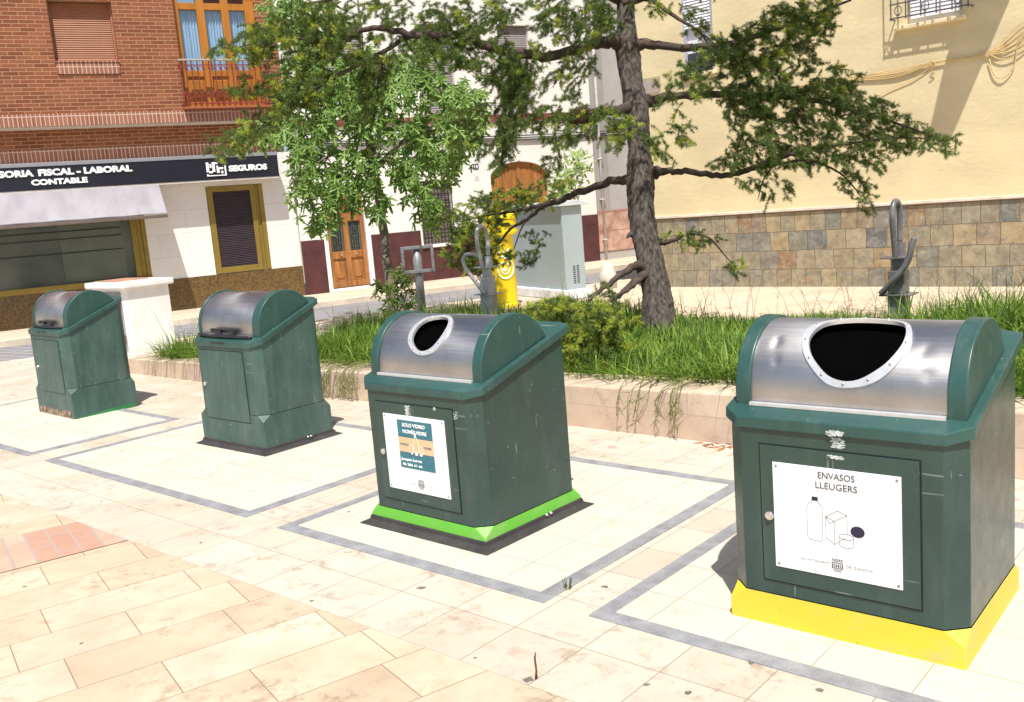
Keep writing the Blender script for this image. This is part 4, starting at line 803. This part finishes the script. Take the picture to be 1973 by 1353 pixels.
# needles: tufts along thin twigs
DENS = 1.75
def conifer(name, blobs, mats, parent, tipf=.25):
    ts = []; V = []; F = []; tw = MB(); Vt = []; nT = 0
    NV = {0: [], 1: []}
    for (poly, d, spread, dens, tip, drop) in blobs:
        k = d/1805.6; n = max(2, int(area(poly)*k*k*dens*DENS)); pts = scatter(poly, n)
        cxp = np.mean([p[0] for p in poly])
        for (x, y) in pts:
            s = PX(x, y, d+RNG.normal(0, spread)); side = -1 if cxp < 1215 else 1
            a = RNG.normal(0, 1.25); dr = np.array([side*math.cos(a), math.sin(a), RNG.normal(-drop, .42)]); dr /= np.linalg.norm(dr)
            ln = RNG.uniform(.07, .20); m = max(3, int(ln/.024)); fresh = RNG.random() < tip
            e = s+dr*ln; mid = (s+e)/2+np.array([0, 0, .02]); tw.tube([s, mid, e], [.0035, .0028, .0014], 3, False)
            for j in range(m):
                q = (j+.5)/m; p = (1-q)**2*s+2*q*(1-q)*mid+q*q*e
                NV[1 if (fresh and q > .45) else 0].append((*p, *dr))
            for sd in range(RNG.integers(1, 4)):                     # side shoots
                q = RNG.uniform(.2, .9); p = s+(e-s)*q; d2 = unit(dr*.5+RNG.normal(0, .6, 3)+np.array([0, 0, -drop*.5])); l2 = RNG.uniform(.04, .10)
                tw.tube([p, p+d2*l2], [.002, .001], 3, False)
                for j in range(int(l2/.02)): NV[1 if fresh else 0].append((*(p+d2*l2*(j+.6)/(l2/.02)), *d2))
    local(tw.build('twigs', BARKD, parent, recalc=False))
    for key, nm in ((0, name), (1, 'young_needles')):
        T = np.array(NV[key]); K = 17
        if not len(T): continue
        c = np.repeat(T[:, :3], K, 0)+RNG.normal(0, .006, (len(T)*K, 3)); ax = np.repeat(T[:, 3:], K, 0)
        nd = unit(RNG.normal(0, 1, (len(c), 3))+ax*.55+np.array([0, 0, .25])); ln = RNG.uniform(.022, .040, (len(c), 1)); sd = unit(np.cross(nd, RNG.normal(0, 1, (len(c), 3))))*.0023
        V = np.stack([c-sd, c+sd, c+nd*ln], 1).reshape(-1, 3); local(npmesh(nm, V, [np.arange(len(V)).reshape(-1, 3)], mats[key], parent))
    print('needles', name, len(NV[0]), len(NV[1]))
NEED = leafmat('cedar_needles', [(0, (.032, .062, .014)), (.35, (.085, .140, .028)), (.65, (.165, .240, .046)), (1, (.25, .32, .07))], .25, .55, 3)
YOUNG = leafmat('cedar_new_growth', [(0, (.30, .40, .05)), (1, (.56, .60, .08))], .25, .5, 3)
BL = [
 ([(420, 80), (470, 55), (560, 35), (640, 30), (700, 60), (640, 115), (560, 128), (480, 114), (430, 108)], 8.95, .15, 270, .22, .1),
 ([(445, 172), (520, 138), (610, 120), (660, 150), (600, 190), (520, 195), (455, 185)], 9.0, .15, 220, .22, .15),
 ([(408, 302), (438, 258), (470, 220), (545, 195), (640, 172), (650, 190), (575, 228), (520, 265), (455, 300), (422, 318)], 9.1, .16, 200, .22, .2),
 ([(560, 0), (1010, 0), (1000, 40), (900, 70), (800, 80), (700, 75), (600, 40)], 9.0, .25, 150, .12, .15),
 ([(640, 60), (760, 60), (860, 80), (930, 95), (920, 130), (860, 140), (760, 130), (700, 130), (650, 110)], 9.0, .25, 150, .08, .3),
 ([(690, 100), (760, 110), (745, 170), (722, 235), (708, 220), (700, 160)], 9.1, .08, 300, .0, .9),
 ([(840, 30), (960, 25), (985, 70), (1000, 120), (960, 160), (880, 130), (850, 90)], 9.05, .2, 190, .1, .2),
 ([(950, 120), (1010, 90), (1030, 160), (1010, 230), (990, 290), (960, 330), (950, 260), (960, 190)], 9.2, .15, 380, .05, .9),
 ([(1000, 100), (1060, 60), (1110, 40), (1165, 70), (1150, 140), (1100, 200), (1050, 270), (1000, 260), (1010, 170)], 9.2, .2, 120, .1, .5),
 ([(1020, 0), (1180, 0), (1190, 50), (1140, 70), (1040, 60)], 9.1, .2, 260, .15, .2),
 ([(1140, 20), (1190, 15), (1195, 60), (1150, 65)], 9.0, .1, 260, .15, .3),
 ([(1070, 215), (1160, 190), (1235, 250), (1220, 290), (1150, 270), (1080, 262)], 8.9, .1, 230, .3, .3),
 ([(1220, 250), (1300, 220), (1330, 245), (1300, 295), (1250, 300)], 8.9, .1, 130, .2, .4),
 ([(880, 210), (950, 200), (955, 260), (930, 300), (890, 280)], 9.2, .1, 120, .1, .5), ([(1040, 265), (1080, 262), (1075, 335), (1048, 340)], 9.1, .08, 160, .1, .7),
 ([(850, 412), (900, 388), (960, 365), (1040, 348), (1110, 345), (1060, 395), (1000, 410), (965, 440), (960, 500), (930, 535), (880, 520), (858, 500), (872, 450)], 11.5, .22, 250, .35, .2),
 ([(950, 445), (1000, 482), (1040, 480), (1025, 508), (960, 512)], 11.1, .06, 110, .0, .4), ([(1010, 440), (1055, 440), (1050, 495), (1015, 490)], 10.6, .08, 90, .4, .7),
 ([(1380, 90), (1440, 40), (1500, 0), (1610, 0), (1600, 60), (1560, 92), (1480, 130), (1420, 150), (1390, 130)], 8.8, .2, 300, .25, .15),
 ([(1290, 0), (1340, 20), (1395, 60), (1375, 110), (1320, 60)], 9.1, .1, 130, .1, .4), ([(1215, 0), (1290, 0), (1260, 30)], 9.2, .1, 160, .1, .4),
 ([(1300, 122), (1390, 82), (1480, 120), (1560, 100), (1610, 130), (1640, 152), (1620, 200), (1540, 230), (1450, 220), (1380, 200), (1310, 182)], 8.85, .25, 165, .12, .2),
 ([(1255, 140), (1320, 130), (1330, 200), (1270, 230), (1250, 190)], 9.0, .1, 60, .2, .4),
 ([(1395, 185), (1500, 160), (1600, 150), (1700, 190), (1750, 230), (1835, 268), (1820, 298), (1760, 285), (1700, 295), (1620, 315), (1540, 318), (1450, 328), (1380, 326), (1378, 310), (1405, 250)], 8.75, .25, 235, .0, .45),
 ([(1385, 340), (1500, 330), (1520, 365), (1480, 388), (1430, 352)], 8.85, .1, 120, .0, .8), ([(1600, 320), (1660, 330), (1690, 392), (1660, 408), (1630, 370)], 8.75, .1, 150, .0, .7),
 ([(1660, 285), (1700, 288), (1685, 330), (1660, 325)], 8.7, .1, 150, .0, .8),
 ([(1280, 448), (1340, 438), (1378, 460), (1370, 480), (1310, 470)], 9.0, .06, 170, .4, .2), ([(1375, 480), (1420, 498), (1430, 522), (1402, 540)], 8.85, .06, 130, .4, .5),
 ([(1020, 588), (1080, 575), (1150, 580), (1205, 600), (1195, 640), (1205, 690), (1160, 712), (1105, 702), (1092, 640), (1045, 612)], 7.5, .22, 600, .62, .2),
 ([(1155, 545), (1198, 552), (1190, 580), (1160, 580)], 8.8, .05, 160, .0, .2),
 ([(500, -10), (1500, -10), (1450, -260), (650, -260)], 9.2, .5, 40, .2, .2), ([(1370, -60), (1880, -60), (1860, -250), (1400, -250)], 7.9, .3, 330, .1, .2),  # unseen crown foliage, added above the frame to cast shade on the limbs
]
conifer('needles', BL, (NEED, YOUNG), ce)
nb = MB(); c = PX(1120, 222, 8.95)
for k in range(140):
    a = unit(RNG.normal(0, 1, 3)); b_ = unit(np.cross(a, RNG.normal(0, 1, 3))); p = c+a*np.array([.085, .085, .06]); nb.tube([p-b_*.06, p+b_*.06+a*.01], .004, 3, False)
o = nb.build('bird_nest', mat('nest_twigs', (.16, .085, .06), .9, 0, .3), recalc=False); tag(o, 'round brown twig nest resting on a cedar branch', 'nest')
# broad-leaved trees
def lobed(n_l=5, deep=.45):                                        # jagged palmate leaf, unit length, in its own plane
    pts = []
    for i, (ang, ln) in enumerate(zip((-118, -62, 0, 62, 118), (.52, .82, 1.0, .82, .52))):
        a = R(ang); d = np.array([math.sin(a), math.cos(a)]); pr = np.array([d[1], -d[0]]); s = -1
        for f, w in ((.30, -.08), (.48, -.17), (.56, -.09), (.74, -.13), (1, 0), (.74, .13), (.56, .09), (.48, .17), (.30, .08)): pts.append(d*ln*f+pr*w*ln)
    return np.array([(0, -.05)]+[tuple(p) for p in pts])
LOBED = lobed(); LANCE = np.array([(0, 0)]+[(w, t) for t, w in ((0, .0), (.25, .11), (.5, .14), (.75, .10), (1, 0))]+[(-w, t) for t, w in ((.75, .10), (.5, .14), (.25, .11))])
def leaves(name, blobs, shape, size, m, parent, inv, hang=.8, spread=.4):
    C = []; D = []
    for poly, d, sp, dens in blobs:
        k = d/1805.6; n = int(area(poly)*k*k*dens*1.4); pts = scatter(poly, max(2, n//4))
        for (x, y) in pts:                                            # clusters of four or five leaves
            c = PX(x, y, d+RNG.normal(0, sp)); ax = unit(np.array([RNG.normal(0, .5), RNG.normal(-.2, .5), -hang]))
            for j in range(4): C.append(c+ax*(j-1.8)*size*.45+RNG.normal(0, size*.3, 3)); D.append(unit(ax+RNG.normal(0, spread, 3)))
    C = np.array(C); D = np.array(D); nrm = unit(RNG.normal(0, .38, C.shape)+np.array([0, -.75, .55])); nrm = unit(nrm-D*(nrm*D).sum(1, keepdims=True)); S = np.cross(D, nrm); sz = RNG.uniform(.65, 1.15, (len(C), 1))*size
    n = len(shape); V = np.zeros((len(C), n, 3))
    for i, (a, b) in enumerate(shape): V[:, i] = C+S*a*sz+D*b*sz+nrm*(-.35*(a*a+.3*b*b))*sz
    tri = np.array([(0, i, i+1) for i in range(1, n-1)]+[(0, n-1, 1)]); F = (tri[None]+np.arange(len(C))[:, None, None]*n).reshape(-1, 3)
    o = npmesh(name, V.reshape(-1, 3), [F], m, parent); o.location = tuple(inv); print(name, len(C)); return o
MLEAF = leafmat('maple_leaf', [(0, (.06, .135, .026)), (.35, (.15, .27, .055)), (.7, (.26, .40, .10)), (1, (.38, .51, .18))], .3, .42, 1.5)
mbse = PX(758, 592, 12.75); mt = empty('maple_tree', (mbse[0], mbse[1], .05), 0, 'broadleaf tree with jagged drooping green leaves before the white house', 'tree'); IM = -np.array([mbse[0], mbse[1], .05])
MB_BARK = mat('maple_bark', (.16, .13, .10), .9, 0, .35, 14, .5, (1, 1, .3))
def limbM(pts, nm='branch'):
    limb(nm, pts, MB_BARK, mt, 10, .008).location = tuple(IM)
limbM([(762, 625, 12.75, .085), (757, 590, 12.75, .075), (748, 520, 12.8, .068), (740, 450, 12.85, .064), (728, 370, 12.9, .060), (716, 300, 12.95, .055), (706, 220, 13, .045), (700, 120, 13, .03), (690, 0, 13, .015)], 'trunk')
for b_ in ([(728, 370, 12.9, .04), (690, 320, 12.8, .03), (640, 300, 12.6, .02), (600, 330, 12.5, .01), (585, 400, 12.5, .004)], [(722, 330, 12.9, .04), (780, 270, 12.8, .03), (840, 250, 12.6, .02), (890, 260, 12.5, .008)], [(712, 270, 12.95, .035), (640, 210, 12.8, .022), (560, 210, 12.6, .012), (480, 265, 12.5, .004)],
           [(718, 300, 12.95, .03), (770, 320, 12.7, .018), (810, 360, 12.5, .01), (830, 420, 12.5, .004)], [(706, 220, 13, .03), (780, 160, 12.8, .02), (870, 140, 12.6, .01)], [(724, 340, 12.9, .025), (690, 370, 12.6, .015), (660, 410, 12.4, .006)]): limbM(b_)
leaves('leaves', [
 ([(525, 205), (600, 140), (700, 120), (800, 130), (900, 200), (940, 235), (900, 300), (885, 335), (800, 345), (720, 335), (640, 345), (600, 352), (565, 320), (535, 275), (520, 250)], 12.7, .45, 250),
 ([(500, 0), (650, 0), (660, 60), (640, 120), (580, 130), (545, 90)], 12.8, .3, 190), ([(560, 120), (700, 100), (720, 150), (600, 170), (540, 190)], 12.7, .3, 200), ([(720, 120), (800, 70), (880, 60), (900, 130), (800, 150)], 12.8, .3, 120),
 ([(580, 330), (645, 340), (660, 390), (625, 438), (595, 440), (600, 400), (565, 408), (555, 390)], 12.5, .2, 210), ([(440, 262), (500, 240), (545, 262), (530, 284), (470, 284)], 12.5, .15, 200),
 ([(640, 340), (725, 340), (755, 395), (705, 428), (650, 400), (612, 445)], 12.4, .2, 230), ([(765, 330), (830, 335), (850, 375), (848, 440), (812, 440), (792, 392)], 12.4, .2, 230),
 ([(860, 155), (955, 192), (940, 240), (880, 245)], 12.6, .2, 200), ([(850, 290), (895, 285), (885, 345), (855, 345)], 12.5, .1, 220)], LOBED, .155, MLEAF, mt, IM, 1.2, .45)
sb = PX(766, 600, 12.2); sh = empty('leafy_shrub', (sb[0], sb[1], .1), 0, 'small leafy shoots growing around the sign post foot', 'shrub'); IS = -np.array([sb[0], sb[1], .1])
SLEAF = leafmat('shoot_leaf', [(0, (.05, .10, .018)), (1, (.17, .24, .04))], .3, .5, 2)
leaves('leaves', [([(725, 548), (750, 525), (778, 515), (802, 530), (808, 570), (800, 608), (730, 608)], 12.2, .15, 330)], LOBED, .10, SLEAF, sh, IS, .2, .7)
mb = MB()
for x, y in ((735, 550), (765, 520), (800, 535), (750, 570), (790, 565)): mb.tube([PX(766, 605, 12.2), PX((x+766)/2, (y+605)/2, 12.2), PX(x, y, 12.2)], [.012, .009, .004], 5)
mb.build('stems', MB_BARK, sh, True, loc=tuple(IS))
ob_ = PX(1095, 575, 16.9); ol = empty('oleander_bush', (ob_[0], ob_[1], 0), 0, 'pale green narrow leaved bush rising behind the utility cabinet', 'bush'); IO = -np.array([ob_[0], ob_[1], 0.])
leaves('leaves', [([(1062, 345), (1090, 312), (1112, 290), (1138, 305), (1130, 345), (1105, 388), (1062, 392)], 16.9, .25, 650)], LANCE, .15, leafmat('oleander_leaf', [(0, (.16, .25, .06)), (1, (.36, .47, .16))], .25, .45, 2), ol, IO, -.3, .9)
mb = MB()
for x, y in ((1075, 345), (1095, 325), (1115, 305), (1125, 330), (1085, 370)): mb.tube([PX(1095, 575, 16.9), PX(1096, 470, 16.9), PX(x, y, 16.9)], [.03, .02, .006], 6)
mb.build('stems', MB_BARK, ol, True, loc=tuple(IO))
# grass
def grass():
    N = 74000; u = RNG.uniform(-10.5, .9, N); v = 5.33+3.3*RNG.random(N)**1.15; p2 = np.stack([u, v], 1)
    # thinner towards the back, denser at the front edge
    keep = inside([(-10.45, 5.55), (-10.3, 5.33), (-8, 5.33), (-7, 5.42), (.9, 5.42), (.9, 8.6), (-8.2, 8.65), (-9.1, 6.6), (-10.1, 5.9)], p2); u, v = u[keep], v[keep]
    dn = .66+.25*(v > 7.2)+.5*np.sin(u*4.3+2*np.sin(v*3.1))*np.sin(v*4.9+1.7*u)+.35*np.sin(u*11.3+v*3)*np.sin(v*9.1-u*5); k2 = RNG.random(len(u)) < dn; u, v = u[k2], v[k2]
    n = len(u); cl = np.sin(u*3.1+1.3*np.sin(v*2.7))*np.sin(v*3.7+u*1.1)
    back = np.clip((v-5.6)/3.0, 0, 1); h = (.30-np.where(u < -5.2, .02, .15)*back)*RNG.uniform(.55, 1.25, n)*(1+.32*cl); h = np.where(u < -5.6, h*1.15, h); h = np.where((u > -2.5) & (v > 6.9), h*1.9, h)
    tall = RNG.random(n) < .004; h = np.where(tall, h*1.7, h)
    c = np.stack([u*EX[0]+v*EY[0], u*EX[1]+v*EY[1], soil(u, v)-.01], 1); a = RNG.uniform(0, 2*math.pi, n)
    lean = RNG.uniform(.1, 1.0, n)*h; d = np.stack([np.cos(a), np.sin(a), 0*a], 1); front = np.clip((5.75-v)/.35, 0, 1); d = unit(d+front[:, None]*np.array([-EY[0], -EY[1], 0])*1.1); lean = lean*(1+.8*front)
    s = np.stack([-d[:, 1], d[:, 0], 0*a], 1); w = RNG.uniform(.003, .0075, n); V = np.zeros((n, 7, 3))
    for k, (t, ww) in enumerate(((0, 1), (.4, .95), (.75, .65), (1, 0))):
        z = h*(t-.38*t*t*(lean/h)); p = c+d*(lean*t*t)[:, None]; p[:, 2] += z
        if k < 3: V[:, 2*k] = p-s*(w*ww)[:, None]; V[:, 2*k+1] = p+s*(w*ww)[:, None]
        else: V[:, 6] = p
    b = np.arange(n)[:, None]*7; Q = np.concatenate([b+np.array([[0, 1, 3, 2]]), b+np.array([[2, 3, 5, 4]])]); T = b+np.array([[4, 5, 6]])
    o = npmesh('grass', V.reshape(-1, 3), [Q, T], leafmat('grass_blade', [(0, (.04, .095, .012)), (.35, (.11, .215, .028)), (.65, (.24, .36, .055)), (.88, (.38, .46, .10)), (1, (.55, .50, .20))], .35, .5, 1.1)); o['kind'] = 'stuff'
    # tall seeding stalks
    mb = MB()
    reg = [(-2.4, -.9, 6.8, 8.5, 110), (-8.2, -5.5, 6.0, 8.4, 60), (-10.3, -9.3, 5.6, 6.1, 40), (-4.5, -2.6, 6.6, 8.5, 50)]
    for u0, u1, v0, v1, k in reg:
        for i in range(k):
            uu, vv = RNG.uniform(u0, u1), RNG.uniform(v0, v1); p = np.array(uv(uu, vv, soil(uu, vv))); hh = RNG.uniform(.30, .62) if u0 != -10.3 else RNG.uniform(.3, .48); a = RNG.uniform(0, 6.28); dx = np.array([math.cos(a), math.sin(a), 0])*hh*RNG.uniform(.1, .5)
            q = [p, p+dx*.3+np.array([0, 0, hh*.55]), p+dx+np.array([0, 0, hh])]; mb.tube(q, [.0026, .002, .001], 3, False)
            for j in range(3): b0 = q[1]+(q[2]-q[1])*RNG.random(); e = unit(RNG.normal(0, 1, 3)+np.array([0, 0, .4]))*.07; mb.tube([b0, b0+e], [.0015, .0008], 3, False)
    o = mb.build('tall_grass', mat('grass_stalk', (.045, .085, .02), .7, 0, .3), recalc=False); o['kind'] = 'stuff'
    # runners hanging over the wall
    mb = MB()
    for uc, k in ((-6.9, 26), (-6.5, 12), (-3.45, 7), (-3.2, 3)):
        for i in range(k):
            uu = uc+RNG.normal(0, .14); L_ = RNG.uniform(.08, .28); zt = .30+.02*(uu+4)
            pts = [uv(uu, 5.6, zt), uv(uu+RNG.normal(0, .03), 5.3, zt+.05), uv(uu+RNG.normal(0, .05), 5.10, zt-.02), uv(uu+RNG.normal(0, .06), 5.06, zt-L_)]; mb.tube(catmull(pts, 4), .003, 4, False)
            for j in range(6):
                q = np.array(pts[2])+(np.array(pts[3])-np.array(pts[2]))*RNG.random(); mb.tube([q, q+RNG.normal(0, .035, 3)+np.array([0, 0, -.02])], [.0035, .001], 3, False)
    o = mb.build('trailing_grass', leafmat('trailing_blade', [(0, (.09, .13, .03)), (1, (.30, .30, .10))], .2), recalc=False); o['kind'] = 'stuff'
grass()

# ------------------------------------------------------------------ small things on the paving
mb = MB(); p = np.array(uv(-1.985, 2.215)); mb.tube([p, p+np.array([.004, 0, .03]), p+np.array([.002, .004, .075]), p+np.array([.006, .0, .098])], [.0045, .004, .004, .002], 6)
o = mb.build('twig', mat('twig_brown', (.13, .06, .035), .8), None, True); tag(o, 'short brown twig standing upright on the bare paving', 'twig')
mb = MB(); p = np.array(uv(-2.345, 2.86, .004))
for k in range(9): a = RNG.uniform(0, 6.28); q = p+np.array([math.cos(a), math.sin(a), 0])*.01; mb.tube([q, q+np.array([math.cos(a)*.012, math.sin(a)*.012, RNG.uniform(.03, .075)])], [.0022, .0008], 4)
o = mb.build('grass_sprout', SLEAF, recalc=False); tag(o, 'tiny grass sprout in the joint of a pit lid edge', 'weed')
GUM = mat('dried_gum', (.17, .145, .125), .9)
for i, (x, y, s) in enumerate(((812, 1133, .026), (1166, 1131, .020), (1020, 1310, .028), (1245, 1320, .016), (387, 1046, .015), (1325, 1336, .014), (915, 1268, .012), (47, 1131, .014), (157, 1240, .012), (600, 1158, .014), (196, 966, .012), (1580, 1330, .018), (1447, 1278, .016), (672, 988, .016))):
    d = (FW+RT*(x-CX)/FPX-UP*(y-CY)/FPX); q = ORI+d*(-CAMH/d[2]); mb = MB(); n = 9
    mb.prism([(q[0]+s*RNG.uniform(.45, .95)*math.cos(t), q[1]+s*RNG.uniform(.3, .8)*math.sin(t)) for t in np.linspace(0, 2*math.pi, n, endpoint=False)], .0005, {5: .0055, 12: .0055, 13: .0055}.get(i, .0015), 'z')
    o = mb.build('gum_spot', GUM); tag(o, 'small dark flattened gum spot on the pale paving', 'gum spot', 'dark gum spots on the paving')
mb = MB()
for k in range(16):
    p = np.array(uv(-2.9+RNG.normal(0, .09), 5.06+RNG.normal(0, .03), .006)); a = RNG.uniform(0, 6.28); l = RNG.uniform(.02, .05); d = np.array([math.cos(a), math.sin(a), .1])*l; s_ = np.array([-d[1], d[0], .02])*.25
    mb.add([p-d, p+s_, p+d, p-s_], [(0, 1, 2, 3)])
o = mb.build('leaf_litter', mat('dry_leaf', (.36, .17, .07), .8, 0, .3), recalc=False); o['kind'] = 'stuff'
